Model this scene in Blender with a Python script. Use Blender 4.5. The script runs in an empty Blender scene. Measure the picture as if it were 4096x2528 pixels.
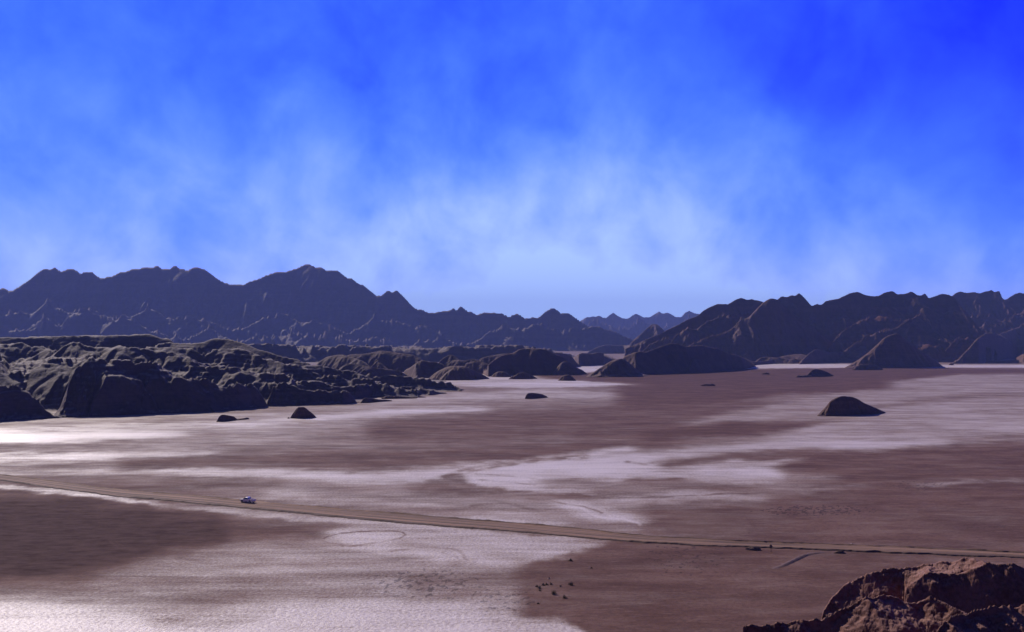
import bpy, math
import numpy as np
from mathutils import Vector
C = bpy.data.collections.new('Scene_things'); bpy.context.scene.collection.children.link(C)
scene = bpy.context.scene
# ------------------------------------------------------------------ camera
W_, H_, F_ = 4096.0, 2528.0, 4100.0
HOR = 1360.0
CAMH = 53.0
PITCH = math.atan((HOR - H_/2)/F_)
cam_d = bpy.data.cameras.new('camera'); cam = bpy.data.objects.new('camera', cam_d)
scene.collection.objects.link(cam); scene.camera = cam
cam.location = (0, 0, CAMH); cam.rotation_euler = (math.pi/2 + PITCH, 0, 0)
cam_d.sensor_width = 36; cam_d.lens = 36*F_/W_; cam_d.clip_start = 0.5; cam_d.clip_end = 40000
scene.render.resolution_x = 1024; scene.render.resolution_y = 632
# ------------------------------------------------------------------ light
SUN_EL = math.radians(31); SUN_AZ = math.radians(-34)      # azimuth measured from +Y, clockwise (negative = left)
sd = bpy.data.lights.new('sun', 'SUN'); sun = bpy.data.objects.new('sun', sd); scene.collection.objects.link(sun)
sd.energy = 4.6; sd.angle = math.radians(0.5); sd.color = (1.0, 0.90, 0.80)
S = Vector((math.sin(SUN_AZ)*math.cos(SUN_EL), math.cos(SUN_AZ)*math.cos(SUN_EL), math.sin(SUN_EL)))
sun.rotation_euler = S.to_track_quat('Z', 'Y').to_euler(); sun.location = (0, 0, 500)

def N(nt, t, **k):
    n = nt.nodes.new(t)
    for a, b in k.items():
        if a == 'inp':
            for i, v in b.items(): n.inputs[i].default_value = v
        else: setattr(n, a, b)
    return n
def L(nt, a, b): nt.links.new(a, b)
def mathn(nt, op, a, b=None, c=None, clamp=False):
    n = nt.nodes.new('ShaderNodeMath'); n.operation = op; n.use_clamp = clamp
    for i, v in enumerate((a, b, c)):
        if v is None: continue
        if isinstance(v, (int, float)): n.inputs[i].default_value = v
        else: L(nt, v, n.inputs[i])
    return n.outputs[0]
def mixc(nt, f, a, b, mode='MIX'):
    n = nt.nodes.new('ShaderNodeMix'); n.data_type = 'RGBA'; n.blend_type = mode; n.clamp_factor = True
    for i, v in ((0, f), (6, a), (7, b)):
        if isinstance(v, (int, float)): n.inputs[i].default_value = v
        elif isinstance(v, tuple): n.inputs[i].default_value = v if len(v) == 4 else v + (1,)
        else: L(nt, v, n.inputs[i])
    return n.outputs[2]
def maprange(nt, v, a, b, c=0.0, d=1.0, smooth=True):
    n = nt.nodes.new('ShaderNodeMapRange'); n.interpolation_type = 'SMOOTHSTEP' if smooth else 'LINEAR'; n.clamp = True if not smooth else n.clamp
    L(nt, v, n.inputs[0])
    for i, x in enumerate((a, b, c, d)): n.inputs[i+1].default_value = x
    return n.outputs[0]
def noise(nt, vec, scale, detail=4, rough=0.5, dist=0.0):
    n = nt.nodes.new('ShaderNodeTexNoise'); n.inputs['Scale'].default_value = scale
    n.inputs['Detail'].default_value = detail; n.inputs['Roughness'].default_value = rough; n.inputs['Distortion'].default_value = dist
    L(nt, vec, n.inputs['Vector']); return n.outputs[0]
def mapping(nt, vec, scale=(1,1,1), rot=(0,0,0), loc=(0,0,0)):
    n = nt.nodes.new('ShaderNodeMapping'); n.inputs['Scale'].default_value = scale; n.inputs['Rotation'].default_value = rot
    n.inputs['Location'].default_value = loc; L(nt, vec, n.inputs['Vector']); return n.outputs[0]

# ------------------------------------------------------------------ world: sky texture + thin high cloud
world = bpy.data.worlds.new('World'); scene.world = world; world.use_nodes = True
nt = world.node_tree; nt.nodes.clear()
sky = nt.nodes.new('ShaderNodeTexSky'); sky.sky_type = 'NISHITA'; sky.sun_disc = False
sky.sun_elevation = SUN_EL; sky.sun_rotation = SUN_AZ; sky.altitude = 3800; sky.air_density = 1.0; sky.dust_density = 0.3; sky.ozone_density = 3.0
tc = nt.nodes.new('ShaderNodeTexCoord')
sep = nt.nodes.new('ShaderNodeSeparateXYZ'); L(nt, tc.outputs['Generated'], sep.inputs[0])
X, Y, Z = sep.outputs
# cloud layer: project the direction on a high horizontal sheet, softened so it does not pinch at the horizon
den = mathn(nt, 'ADD', mathn(nt, 'MAXIMUM', Z, 0.0), 0.22)
cx = mathn(nt, 'DIVIDE', X, den); cy = mathn(nt, 'DIVIDE', Y, den)
cmb = nt.nodes.new('ShaderNodeCombineXYZ'); L(nt, cx, cmb.inputs[0]); L(nt, cy, cmb.inputs[1])
m1 = mapping(nt, tc.outputs['Generated'], scale=(6.5, 2.5, 6.0), rot=(0, math.radians(-22), 0))
n1 = noise(nt, m1, 1.9, 9, 0.55, 0.2)
n2 = noise(nt, mapping(nt, cmb.outputs[0], scale=(1, .8, 1), loc=(7, 3, 0)), 0.75, 3, 0.5)
cl = mathn(nt, 'ADD', mathn(nt, 'MULTIPLY', n1, 1.0), mathn(nt, 'MULTIPLY', n2, 0.22))
low = mathn(nt, 'POWER', maprange(nt, Z, 0.31, 0.01), 1.25)         # more veil towards the horizon
side = maprange(nt, X, 0.50, 0.02)                                   # clear on the right, away from the sun
bump = mathn(nt, 'POWER', 2.718, mathn(nt, 'MULTIPLY', mathn(nt, 'POWER', mathn(nt, 'DIVIDE', mathn(nt, 'SUBTRACT', X, 0.04), 0.24), 2.0), -1.0))
veil = mathn(nt, 'ADD', mathn(nt, 'MULTIPLY', side, 0.23), mathn(nt, 'MULTIPLY', low, mathn(nt, 'ADD', mathn(nt, 'MULTIPLY', bump, 0.36), 0.46)))
veil = mathn(nt, 'ADD', veil, mathn(nt, 'MULTIPLY', maprange(nt, Z, 0.11, 0.0), 0.35))
wisp = mathn(nt, 'MULTIPLY', mathn(nt, 'SUBTRACT', cl, 0.61), mathn(nt, 'ADD', mathn(nt, 'MULTIPLY', veil, 1.1), 0.22))
cloud = mathn(nt, 'ADD', veil, mathn(nt, 'MULTIPLY', wisp, 1.1), None, True)
base = mixc(nt, 1.0, sky.outputs[0], (0.0, 0.10, 2.7), 'MULTIPLY')
SKYS = 0.10
white = mixc(nt, maprange(nt, cloud, 0.15, 0.9), (1.9, 6.2, 12.8), (5.4, 7.8, 14.5))
col = mixc(nt, cloud, base, white)
# sky dimmed overhead and behind the camera to cut fill light, like thin air
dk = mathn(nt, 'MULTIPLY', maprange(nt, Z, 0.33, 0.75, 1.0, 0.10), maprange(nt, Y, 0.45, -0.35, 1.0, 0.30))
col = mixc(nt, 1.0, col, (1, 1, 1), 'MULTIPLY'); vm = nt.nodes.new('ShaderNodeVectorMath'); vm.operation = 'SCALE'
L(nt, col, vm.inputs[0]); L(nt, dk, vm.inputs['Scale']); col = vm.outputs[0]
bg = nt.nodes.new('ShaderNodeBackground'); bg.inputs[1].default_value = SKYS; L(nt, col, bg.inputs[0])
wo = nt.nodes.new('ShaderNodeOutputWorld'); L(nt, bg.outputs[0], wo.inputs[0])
scene.view_settings.view_transform = 'Standard'; scene.view_settings.look = 'None'
scene.view_settings.exposure = 0; scene.view_settings.gamma = 1

# ------------------------------------------------------------------ helpers
def pix(x, y):
    """photo pixel -> (u=X/Y, t=(Z-CAMH)/Y)"""
    a = (np.asarray(x, float)-W_/2)/F_; b = (H_/2-np.asarray(y, float))/F_
    dy = math.cos(PITCH)-b*math.sin(PITCH)
    return a/dy, (math.sin(PITCH)+b*math.cos(PITCH))/dy
def topix(X, Y, Zr):
    """world -> photo pixel"""
    c, s = math.cos(PITCH), math.sin(PITCH)
    d = Y*c + Zr*s; v = -Y*s + Zr*c
    return X/d*F_+W_/2, H_/2 - v/d*F_
def gp(x, y, z=0.0):
    u, t = pix(x, y); Yd = (z-CAMH)/t; return float(u*Yd), float(Yd), z
def zo(pts, x0, y0=1000.0, s=1024/2064.0):
    return [(x0+p[0]*s, y0+p[1]*s) for p in pts]
Z1 = lambda p: zo(p, 0); Z2 = lambda p: zo(p, 1024); Z3 = lambda p: zo(p, 2048); Z4 = lambda p: zo(p, 3072)
Z5 = lambda p: zo(p, 0, 1778); Z6 = lambda p: zo(p, 1024, 1778); Z7 = lambda p: zo(p, 2048, 1778); Z8 = lambda p: zo(p, 3072, 1778)
ZM = lambda p: zo(p, 800, 1580, 600/2450.0)
rng = np.random.RandomState(5)
PERM = rng.permutation(256); PERM = np.concatenate([PERM, PERM, PERM[:8]]); GA = rng.rand(256)*2*np.pi
GX, GY = np.cos(GA), np.sin(GA)
def perlin(x, y, seed=0):
    x = x + seed*17.31; y = y - seed*9.77
    xi = np.floor(x).astype(np.int64); yi = np.floor(y).astype(np.int64); xf = x-xi; yf = y-yi
    u = xf*xf*xf*(xf*(xf*6-15)+10); v = yf*yf*yf*(yf*(yf*6-15)+10)
    xi &= 255; yi &= 255
    def g(i, j, dx, dy):
        h = PERM[(PERM[(xi+i) & 255] + yi + j) & 255]; return GX[h]*dx+GY[h]*dy
    a = g(0,0,xf,yf); b = g(1,0,xf-1,yf); c = g(0,1,xf,yf-1); d = g(1,1,xf-1,yf-1)
    return (a+u*(b-a)) + v*((c+u*(d-c))-(a+u*(b-a)))
def fbm(x, y, o=4, seed=0, g=0.5):
    r = 0; a = 1.0
    for i in range(o): r = r + a*perlin(x*2**i, y*2**i, seed+i); a *= g
    return r
def ridged(x, y, o=4, seed=0, g=0.5):
    """sharp crests (1) and broad hollows (0)"""
    r = 0; a = 1.0; tot = 0
    for i in range(o):
        r = r + a*(1-np.abs(perlin(x*2**i, y*2**i, seed+i))*2.0); tot += a; a *= g
    return r/tot
def sstep(a, b, x):
    t = np.clip((x-a)/(b-a), 0, 1); return t*t*(3-2*t)
def hermite(xs, ys, q):
    xs = np.asarray(xs, float); ys = np.asarray(ys, float)
    o = np.argsort(xs, kind='stable'); xs = xs[o]; ys = ys[o]
    k = np.concatenate([[True], np.diff(xs) > 1e-9]); xs = xs[k]; ys = ys[k]
    d = np.diff(ys)/np.diff(xs); m = np.zeros_like(ys); m[0] = d[0]; m[-1] = d[-1]
    if len(xs) > 2:
        w = np.diff(xs); m[1:-1] = (d[:-1]*w[1:]+d[1:]*w[:-1])/(w[1:]+w[:-1])
        pk = d[:-1]*d[1:] <= 0; m[1:-1][pk] *= 0.35
    q_ = np.clip(q, xs[0], xs[-1]); i = np.clip(np.searchsorted(xs, q_)-1, 0, len(xs)-2)
    h = xs[i+1]-xs[i]; t = (q_-xs[i])/h
    return (ys[i]*(1+2*t)*(1-t)**2 + h*m[i]*t*(1-t)**2 + ys[i+1]*t*t*(3-2*t) + h*m[i+1]*t*t*(t-1))

def link(o, parent=None):
    C.objects.link(o)
    if parent: o.parent = parent
    return o
def tag(o, label=None, cat=None, group=None, kind=None):
    for k, v in (('label', label), ('category', cat), ('group', group), ('kind', kind)):
        if v: o[k] = v
    return o
def grid_mesh(name, P, keep, mat, smooth=True, attrs=None):
    """P: (n,m,3) grid of points; keep: (n-1,m-1) mask of faces"""
    n, m, _ = P.shape
    idx = np.arange(n*m).reshape(n, m)
    q = np.stack([idx[:-1,:-1], idx[:-1,1:], idx[1:,1:], idx[1:,:-1]], -1)[keep]
    used = np.zeros(n*m, bool); used[q.ravel()] = True
    remap = np.cumsum(used)-1; V = P.reshape(-1, 3)[used]; q = remap[q]
    me = bpy.data.meshes.new(name); me.vertices.add(len(V)); me.vertices.foreach_set('co', V.astype(np.float32).ravel())
    me.loops.add(q.size); me.loops.foreach_set('vertex_index', q.astype(np.int32).ravel())
    me.polygons.add(len(q)); me.polygons.foreach_set('loop_start', np.arange(0, q.size, 4, dtype=np.int32))
    me.update(calc_edges=True)
    me.polygons.foreach_set('use_smooth', np.full(len(q), smooth))
    for k, a in (attrs or {}).items():
        at = me.attributes.new(k, 'FLOAT', 'POINT'); at.data.foreach_set('value', a.reshape(-1)[used].astype(np.float32))
    me.materials.append(mat)
    return link(bpy.data.objects.new(name, me))

# ------------------------------------------------------------------ materials
def new_mat(name):
    m = bpy.data.materials.new(name); m.use_nodes = True; nt = m.node_tree
    b = nt.nodes['Principled BSDF']; return m, nt, b
def plain(name, col, rough=0.6, metal=0.0, spec=0.5, var=0.12, scale=6.0):
    m, nt, b = new_mat(name); tc = nt.nodes.new('ShaderNodeTexCoord')
    n = noise(nt, tc.outputs['Object'], scale, 4)
    c = mixc(nt, n, tuple(x*(1-var*2) for x in col), tuple(min(1, x*(1+var)) for x in col))
    L(nt, c, b.inputs['Base Color']); b.inputs['Roughness'].default_value = rough; b.inputs['Metallic'].default_value = metal
    b.inputs['Specular IOR Level'].default_value = spec
    return m
def hill_mat(name, dark, light, dust, dustamt=1.0, scale=0.02, bump=1.0, bsc=0.15, strata=0.15):
    m, nt, b = new_mat(name)
    geo = nt.nodes.new('ShaderNodeNewGeometry'); P = geo.outputs['Position']
    n1 = noise(nt, P, scale, 6, 0.6); n2 = noise(nt, P, scale*8, 5, 0.6)
    f = mathn(nt, 'ADD', mathn(nt, 'MULTIPLY', n1, 0.6), mathn(nt, 'MULTIPLY', n2, 0.4))
    c = mixc(nt, maprange(nt, f, 0.35, 0.65), dark, light)
    # layered sediment, tilted a little
    w = noise(nt, mapping(nt, P, scale=(scale*.3, scale*.3, scale*9), rot=(0.05, 0.08, 0)), 1.0, 5, 0.6)
    c = mixc(nt, mathn(nt, 'MULTIPLY', maprange(nt, w, 0.5, 0.62), strata), c, tuple(min(1, x*1.9) for x in light))
    sp = nt.nodes.new('ShaderNodeSeparateXYZ'); L(nt, geo.outputs['Normal'], sp.inputs[0])
    fl = mathn(nt, 'ADD', sp.outputs[2], mathn(nt, 'MULTIPLY', mathn(nt, 'SUBTRACT', n2, 0.5), 0.25))
    fl = mathn(nt, 'MULTIPLY', maprange(nt, fl, 0.78, 0.95), dustamt)
    c = mixc(nt, fl, c, dust)
    L(nt, c, b.inputs['Base Color']); b.inputs['Roughness'].default_value = 0.85; b.inputs['Specular IOR Level'].default_value = 0.25
    bp = nt.nodes.new('ShaderNodeBump'); bp.inputs['Strength'].default_value = 0.7; bp.inputs['Distance'].default_value = bump
    L(nt, noise(nt, P, bsc, 6, 0.65), bp.inputs['Height']); L(nt, bp.outputs[0], b.inputs['Normal'])
    return m
M_range = hill_mat('range_rock', (0.07, 0.04, 0.037), (0.115, 0.068, 0.06), (0.20, 0.15, 0.14), 0.3, 0.006, 6.0, 0.03)
M_red = hill_mat('red_clay', (0.070, 0.028, 0.023), (0.12, 0.050, 0.040), (0.15, 0.085, 0.075), 0.4, 0.01, 3.0, 0.06)
M_mesa = hill_mat('mesa_clay', (0.07, 0.037, 0.034), (0.115, 0.064, 0.056), (0.19, 0.145, 0.14), 0.85, 0.03, 1.2, 0.2)
M_mound = hill_mat('mound_clay', (0.08, 0.035, 0.026), (0.14, 0.062, 0.046), (0.17, 0.10, 0.08), 0.6, 0.05, 0.5, 0.5)
M_fore = hill_mat('crusted_clay', (0.12, 0.045, 0.032), (0.25, 0.108, 0.080), (0.33, 0.18, 0.145), 0.7, 0.25, 0.18, 2.2, 0.05)

# ------------------------------------------------------------------ hills traced as crests with real depth
def crest(sky, base=None, Yb=None, kf=1.5, kb=1.5, p=1.0, rough=0.25, freq=None, lump=0.0, flat=0.0, rnd=0.0, radial=False, ls=45.0, sky_=False):
    return dict(sky=sky, base=base, Yb=Yb, kf=kf, kb=kb, p=p, rough=rough, freq=freq, lump=lump, flat=flat, rnd=rnd, radial=radial, ls=ls, sky_=sky_)
def crest_eval(c, U, Yg, seed):
    su, st = pix(*np.array(c['sky'], float).T)
    Yb0 = None
    wid = (su.max()-su.min())
    # front base distance at own column
    def basefn(u):
        if c['base'] is not None:
            bu, bt = pix(*np.array(c['base'], float).T); o = np.argsort(bu)
            return -CAMH/np.interp(u, bu[o], bt[o])
        return np.full_like(u, float(c['Yb']))
    u1 = U
    Yb = basefn(u1)
    Ym = float(np.mean(basefn(np.linspace(su.min(), su.max(), 9))))
    # height scale of this crest
    tt = st.max(); Zmax = (CAMH+tt*Ym)/max(0.2, 1-tt*c['kf'])
    fr = c['freq'] or 1.0/(Zmax*0.9+4)
    Xw, Yw = U*Yg, Yg
    # meander the fall lines
    wx = fbm(Xw*fr*0.5, Yw*fr*0.5, 3, seed+3)*(0.55/fr)
    uw = U + wx*0.55/np.maximum(Yg, 1)*np.clip((1-((Yg-Yb)/np.maximum(c['kf']*Zmax, 1))), 0, 1)*c['rough']*2.2
    t_s = hermite(su, st, uw)
    jitter = fbm(uw*Ym*fr*5, uw*0+seed, 4, seed+11)*Zmax*0.012
    den = np.maximum(1-t_s*c['kf'], 0.2)
    Zc = (CAMH+t_s*Yb)/den + jitter
    inside = (uw > su.min()) & (uw < su.max())
    Zc = np.where(inside, np.maximum(Zc, 0.0), 0.0)
    Yc = Yb + c['kf']*Zc
    s = (Yg-Yb)/np.maximum(c['kf']*Zc, 1e-3)
    sf = np.clip(s, 0, 1)
    prof = sf**c['p']
    if c['rnd'] > 0: prof = prof*(1-c['rnd'])+c['rnd']*np.sin(sf*np.pi/2)
    hf = np.where(s > 0, Zc*prof, 0)
    sb = (Yg-Yc-c['flat'])/np.maximum(c['kb']*Zc, 1e-3)
    hb = Zc*np.clip(1-np.clip(sb, 0, None), 0, 1)
    if c['rnd'] > 0: hb = hb*(1-c['rnd'])+c['rnd']*Zc*np.cos(np.clip(sb, 0, 1)*np.pi/2)
    h = np.where(s <= 1, hf, hb)
    on = (s > 0) & (h > 0)
    if c['radial']:
        ub = np.array([su.min(), su.max()]); ye = basefn(ub)
        Yl = np.interp(U, ub, ye); uf = np.linspace(ub[0], ub[1], 400); hfn = hermite(su, st, uf); ip = int(np.argmax(hfn)); up = uf[ip]
        Dd = c['kf']*Zmax
        vv = (Yg-Yl)/np.where(Yg < Yl, Dd, Dd*c['kb']/c['kf'])
        wob = 1+0.10*fbm(Xw*fr*1.2, Yw*fr*1.2, 3, seed+61)
        a = (U-up); WL = up-ub[0]; WR = ub[1]-up
        k = 0.5+0.5*a/np.sqrt(a*a+(vv*0.5*(WL+WR))**2+1e-9)   # 0 left .. 1 right
        def H(uq):
            tq = hermite(su, st, uq); return np.clip(CAMH+tq*np.interp(uq, ub, ye), 0, None)
        rL = np.sqrt((a/WL)**2+(vv*wob)**2); rR = np.sqrt((a/WR)**2+(vv*wob)**2)
        HLR = H(up-np.clip(rL, 0, 1)*WL)*(1-k)+H(up+np.clip(rR, 0, 1)*WR)*k
        rr_ = rL*(1-k)+rR*k
        # blend with a stretched copy so secondary humps do not turn into rings
        w_ = np.sqrt(np.clip(1-(vv*wob)**2, 1e-4, 1)); ust = up+np.clip(a/w_, -WL, WR)
        h2 = H(ust)*np.clip(1-np.abs(vv*wob)**1.35, 0, 1)
        mix = c.get('ringmix', 0.6)
        h = HLR*mix+h2*(1-mix); h = h + fbm(U*Ym*fr*5, U*0+seed, 4, seed+11)*Zmax*0.012*(h > 0.02*Zmax)
        on = (rr_ < 1.0) & (U > ub[0]) & (U < ub[1]); Zc = np.full_like(h, Zmax); s = 1-np.abs(vv)*(Yg < Yl)+0*vv
        s = np.where(Yg < Yl, 1+vv, 1+vv)
    # gullies running down the slope
    a1 = ridged(Xw*fr*1.0+wx*fr*0.7, Yw*fr*0.5, 5, seed+20, 0.55)
    a2 = ridged(Xw*fr*6.5+wx*fr*3, Yw*fr*1.6, 4, seed+30, 0.6)
    env = np.clip(h/np.maximum(Zmax, 1), 0, 1)
    top = np.clip(np.abs(s-1)*1.6, 0, 1)
    g = (1-a1)*c['rough']*0.45*Zmax*np.clip(env*4, 0, 1)*top*(0.35+0.65*(1-env))
    g2 = (1-a2)*c['rough']*0.10*Zmax*np.clip(env*5, 0, 1)*np.clip(top*2, 0.12, 1)
    h = np.where(on, np.maximum(h - g - g2, -1.0), -2.0)
    if c['lump'] > 0:
        ls = c['ls']; b = np.abs(perlin(Xw/ls+wx*0.4/ls, Yw/ls, 40))*1.5 + 0.5*np.abs(perlin(Xw/ls*2.3, Yw/ls*2.1, 41)) + 0.22*np.abs(perlin(Xw/ls*5, Yw/ls*5, 42))
        h = np.where(on, np.maximum(h + c['lump']*(b-0.45)*np.clip(env*4, 0, 1)*(np.clip(top*2.5, 0, 1) if c['sky_'] else 1.0), -1), h)
    return h
def smax(a, b, k):
    m = np.maximum(a, b)
    if k <= 0: return m
    kk = np.clip(k*np.clip(m/(k*1.5), 0, 1), 1e-3, None)
    t = np.clip(0.5+0.5*(a-b)/kk, 0, 1)
    return m*0+b*(1-t)+a*t+kk*t*(1-t)
HX = rng.rand(64, 64); HY = rng.rand(64, 64)
def erode(Xg, Yg, h, Ls, amp, octs=5, gain=0.5, branch=1.0, seed=0, floor=0.0, skymask=True, top=0.22):
    """gullies that follow the fall line and branch: stripe waves laid along the local slope, octave by octave"""
    U = Xg/Yg; du = U[0,1]-U[0,0]; hh = np.maximum(h, 0)
    hu = np.gradient(hh, axis=1)/du; ysp = Yg[:,0]
    hy = np.gradient(hh, ysp, axis=0)
    # smooth the guiding slope
    gx = hu/Yg; gy = hy-U/Yg*hu
    def bl(a, n):
        for _ in range(n):
            a = (np.roll(a,1,0)+np.roll(a,-1,0)+2*a)/4; a = (np.roll(a,1,1)+np.roll(a,-1,1)+2*a)/4
        return a
    gx = bl(gx, 6); gy = bl(gy, 6); mag = np.sqrt(gx*gx+gy*gy)+1e-4
    k = np.clip(mag*2.2, 0.15, 1.15)/mag
    dx, dy = gy*k, -gx*k
    E = np.zeros_like(h); ex = np.zeros_like(h); ey = np.zeros_like(h); a = 1.0; f = 1.0
    on = h > 0.02
    Xo, Yo = Xg[on], Yg[on]; dxo, dyo = dx[on], dy[on]; eo = np.zeros(Xo.shape); exo = np.zeros(Xo.shape); eyo = np.zeros(Xo.shape)
    for o in range(octs):
        px_ = Xo/Ls*f+seed*3.7+o*11.3; py_ = Yo/Ls*f+seed*1.9+o*5.1
        ix = np.floor(px_).astype(np.int64); iy = np.floor(py_).astype(np.int64); fx = px_-ix; fy = py_-iy
        qx = dxo+eyo*branch; qy = dyo-exo*branch
        va = 0; vx = 0; vy = 0; wt = 0
        for i in (-1, 0, 1):
            for j in (-1, 0, 1):
                r = HX[(ix-i) & 63, (iy-j) & 63]*.5; r2 = HY[(ix-i) & 63, (iy-j) & 63]*.5
                ax = fx+i-r; ay = fy+j-r2; w = np.exp(-(ax*ax+ay*ay)*2); wt = wt+w
                m = (ax*qx+ay*qy)*6.2832; c_ = np.cos(m); s_ = np.sin(m)
                va = va+c_*w; vx = vx-s_*qx*w; vy = vy-s_*qy*w
        eo = eo+va/wt*a; exo = exo+vx/wt*a; eyo = eyo+vy/wt*a
        a *= gain; f *= 2
    E[on] = eo
    mask = np.clip(h/(amp*2.5+1e-6), 0, 1)
    if skymask:
        t = (h-CAMH)/Yg; tm = t.max(0, keepdims=True); t0 = -CAMH/Yg[0,0]
        mask = mask*np.clip((tm-t)/(top*np.maximum(tm-t0, 1e-5)), 0.06, 1)
    return np.where(on, np.maximum(h+amp*(E-0.5)*mask, -1.0), h)
def zc0(c, st, Yb): return (CAMH+st.max()*Yb.max())/max(0.2, 1-st.max()*c['kf'])*1.1
def hill(name, crests, mat, seed=1, step=3.0, rows=220, kind='structure', label=None, cat=None, group=None, post=None, Y0=None, Y1=None, sm=0.0, er=None):
    allu = np.concatenate([pix(*np.array(c['sky'], float).T)[0] for c in crests])
    u0, u1 = allu.min()-0.002, allu.max()+0.002
    nc = max(24, int((u1-u0)*F_/step)+1)
    y0 = 1e9; y1 = 0
    for c in crests:
        su, st = pix(*np.array(c['sky'], float).T)
        if c['base'] is not None:
            bt = pix(*np.array(c['base'], float).T)[1]; Yb = -CAMH/bt
        else: Yb = np.array([float(c['Yb'])])
        zc = (CAMH+st.max()*Yb.max())/max(0.2, 1-st.max()*c['kf'])
        if c['radial']: Yb = np.concatenate([Yb-c['kf']*zc0(c, st, Yb), Yb])
        y0 = min(y0, Yb.min()); y1 = max(y1, Yb.max()+(c['kf']+c['kb'])*zc*1.02+c['flat'])
    y0 = Y0 or y0*0.995; y1 = Y1 or y1
    us = np.linspace(u0, u1, nc); v = np.linspace(0, 1, rows); ys = y0*(y1/y0)**v if y1/y0 > 1.6 else y0+(y1-y0)*v
    Yg, U = np.meshgrid(ys, us, indexing='ij')
    h = None
    for i, c in enumerate(crests):
        e = crest_eval(c, U, Yg, seed*13+i*7); h = e if h is None else smax(h, e, sm)
    if er is not None: h = erode(U*Yg, Yg, h, er[0], er[1], *(er[2:3] or (5,)), gain=(er[3] if len(er) > 3 else 0.5), seed=seed)
    if post is not None: h = post(U*Yg, Yg, h)
    P = np.stack([U*Yg, Yg, h], -1)
    up = h > -1.99
    keep = up[:-1,:-1] | up[1:,:-1] | up[:-1,1:] | up[1:,1:]
    # thing origin: base centre
    o = grid_mesh(name, P, keep, mat)
    tag(o, label, cat, group, kind)
    return o

# far range
hill('far_hills', [crest([(2200,1300)]+Z3([(583,552),(600,540),(620,545),(640,537),(670,540),(700,530),(755,545),(775,525),(820,507),(850,525),(880,540),(915,552),(935,545),(960,530),(990,517),(1020,520),(1080,545),(1100,540),(1150,515),(1190,498),(1215,510),(1255,507),(1285,515),(1330,538),(1360,537),(1400,502),(1430,493),(1490,510),(1560,520),(1700,560)])+[(3000,1330)], Yb=9600, kf=1.35, rough=0.30),
    crest([(2280,1345)]+Z3([(600,600),(700,590),(800,610),(880,640),(960,600),(1050,585),(1120,600),(1250,640),(1330,600),(1420,560),(1550,600),(1700,640)])+[(2950,1350)], Yb=8400, kf=1.35, rough=0.30)], M_range, 2, rows=260, er=(400, 48))
# left range
LR = Z1([(-260,330),(-150,300),(-60,325),(0,308),(40,303),(85,322),(130,303),(200,260),(260,215),(320,170),(370,148),(400,158),(440,138),(495,172),(540,155),(580,147),(620,158),(660,183),(680,170),(740,170),(790,205),(835,224),(880,207),(915,205),(970,178),(1020,170),(1080,150),(1120,152),(1150,140),(1220,138),(1270,124),(1310,147),(1365,150),(1410,124),(1450,145),(1480,148),(1505,163),(1550,142),(1610,145),(1650,155),(1700,190),(1750,225),(1800,253),(1850,270),(1900,272),(1960,282),(2000,258)]) + \
     Z2([(0,236),(60,205),(150,182),(260,165),(330,140),(400,113),(430,115),(480,135),(540,148),(570,170),(610,162),(655,165),(700,195),(740,225),(770,230),(820,265),(860,275),(910,310),(950,340),(985,367),(1020,355),(1060,324),(1095,338),(1125,326),(1155,350),(1200,395),(1240,440),(1280,470),(1310,472),(1355,496),(1410,495),(1450,485),(1530,480),(1560,465),(1585,477),(1625,452),(1680,490),(1710,495),(1745,513),(1800,500),(1860,500),(1920,503),(1980,512),(2035,535)]) + \
     Z3([(0,522),(45,512),(120,545),(170,533),(215,538),(270,500),(335,467),(380,480),(430,505),(465,500),(510,515),(550,540),(600,575),(650,605),(700,640),(800,700),(900,780),(960,840)])
hill('hills', [crest(LR, Yb=5300, kf=1.35, kb=1.6, rough=0.34, p=0.95, lump=34, ls=450, sky_=True),
    crest(Z1([(-260,560),(0,480),(200,500),(420,420),(600,500),(800,480),(1000,560),(1200,470),(1400,520),(1700,560),(1900,640)])+Z2([(0,560),(250,520),(400,560),(650,610),(740,660),(950,510),(1100,560),(1250,600),(1450,640),(1600,740),(1750,800)]), Yb=5150, kf=1.4, rough=0.34, p=0.9, lump=40, ls=340),
    crest(Z1([(-260,660),(0,620),(160,640),(340,540),(480,620),(640,490),(820,500),(960,600),(1130,580),(1260,640),(1500,690),(1700,600),(1900,720)])+Z2([(30,690),(100,700),(200,690),(290,640),(420,690),(600,660),(800,760),(1000,700),(1200,780),(1500,810),(1700,860)]), Yb=5000, kf=1.4, rough=0.34, p=0.9, lump=46, ls=270),
    crest([(-300,1400),(200,1397),(500,1404),(800,1394),(1100,1402),(1400,1400),(1700,1407),(2000,1402),(2200,1412),(2320,1436),(2380,1452)], Yb=2450, kf=1.4, kb=70, lump=9, ls=85, rough=0.3),
    crest(Z2([(1100,860),(1250,760),(1400,720),(1500,700),(1650,760),(1800,700),(1900,640),(2000,600)])+Z3([(60,625),(140,603),(240,600),(300,620),(370,640),(420,660),(480,640),(540,645),(600,630),(650,613),(690,611),(750,640),(830,652),(900,690),(960,712),(1010,730),(1080,765),(1150,800)]), Yb=4880, kf=1.4, rough=0.34, lump=20, ls=240),
    ], M_range, 3, rows=460, sm=45, er=(285, 18, 5, 0.42))
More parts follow.
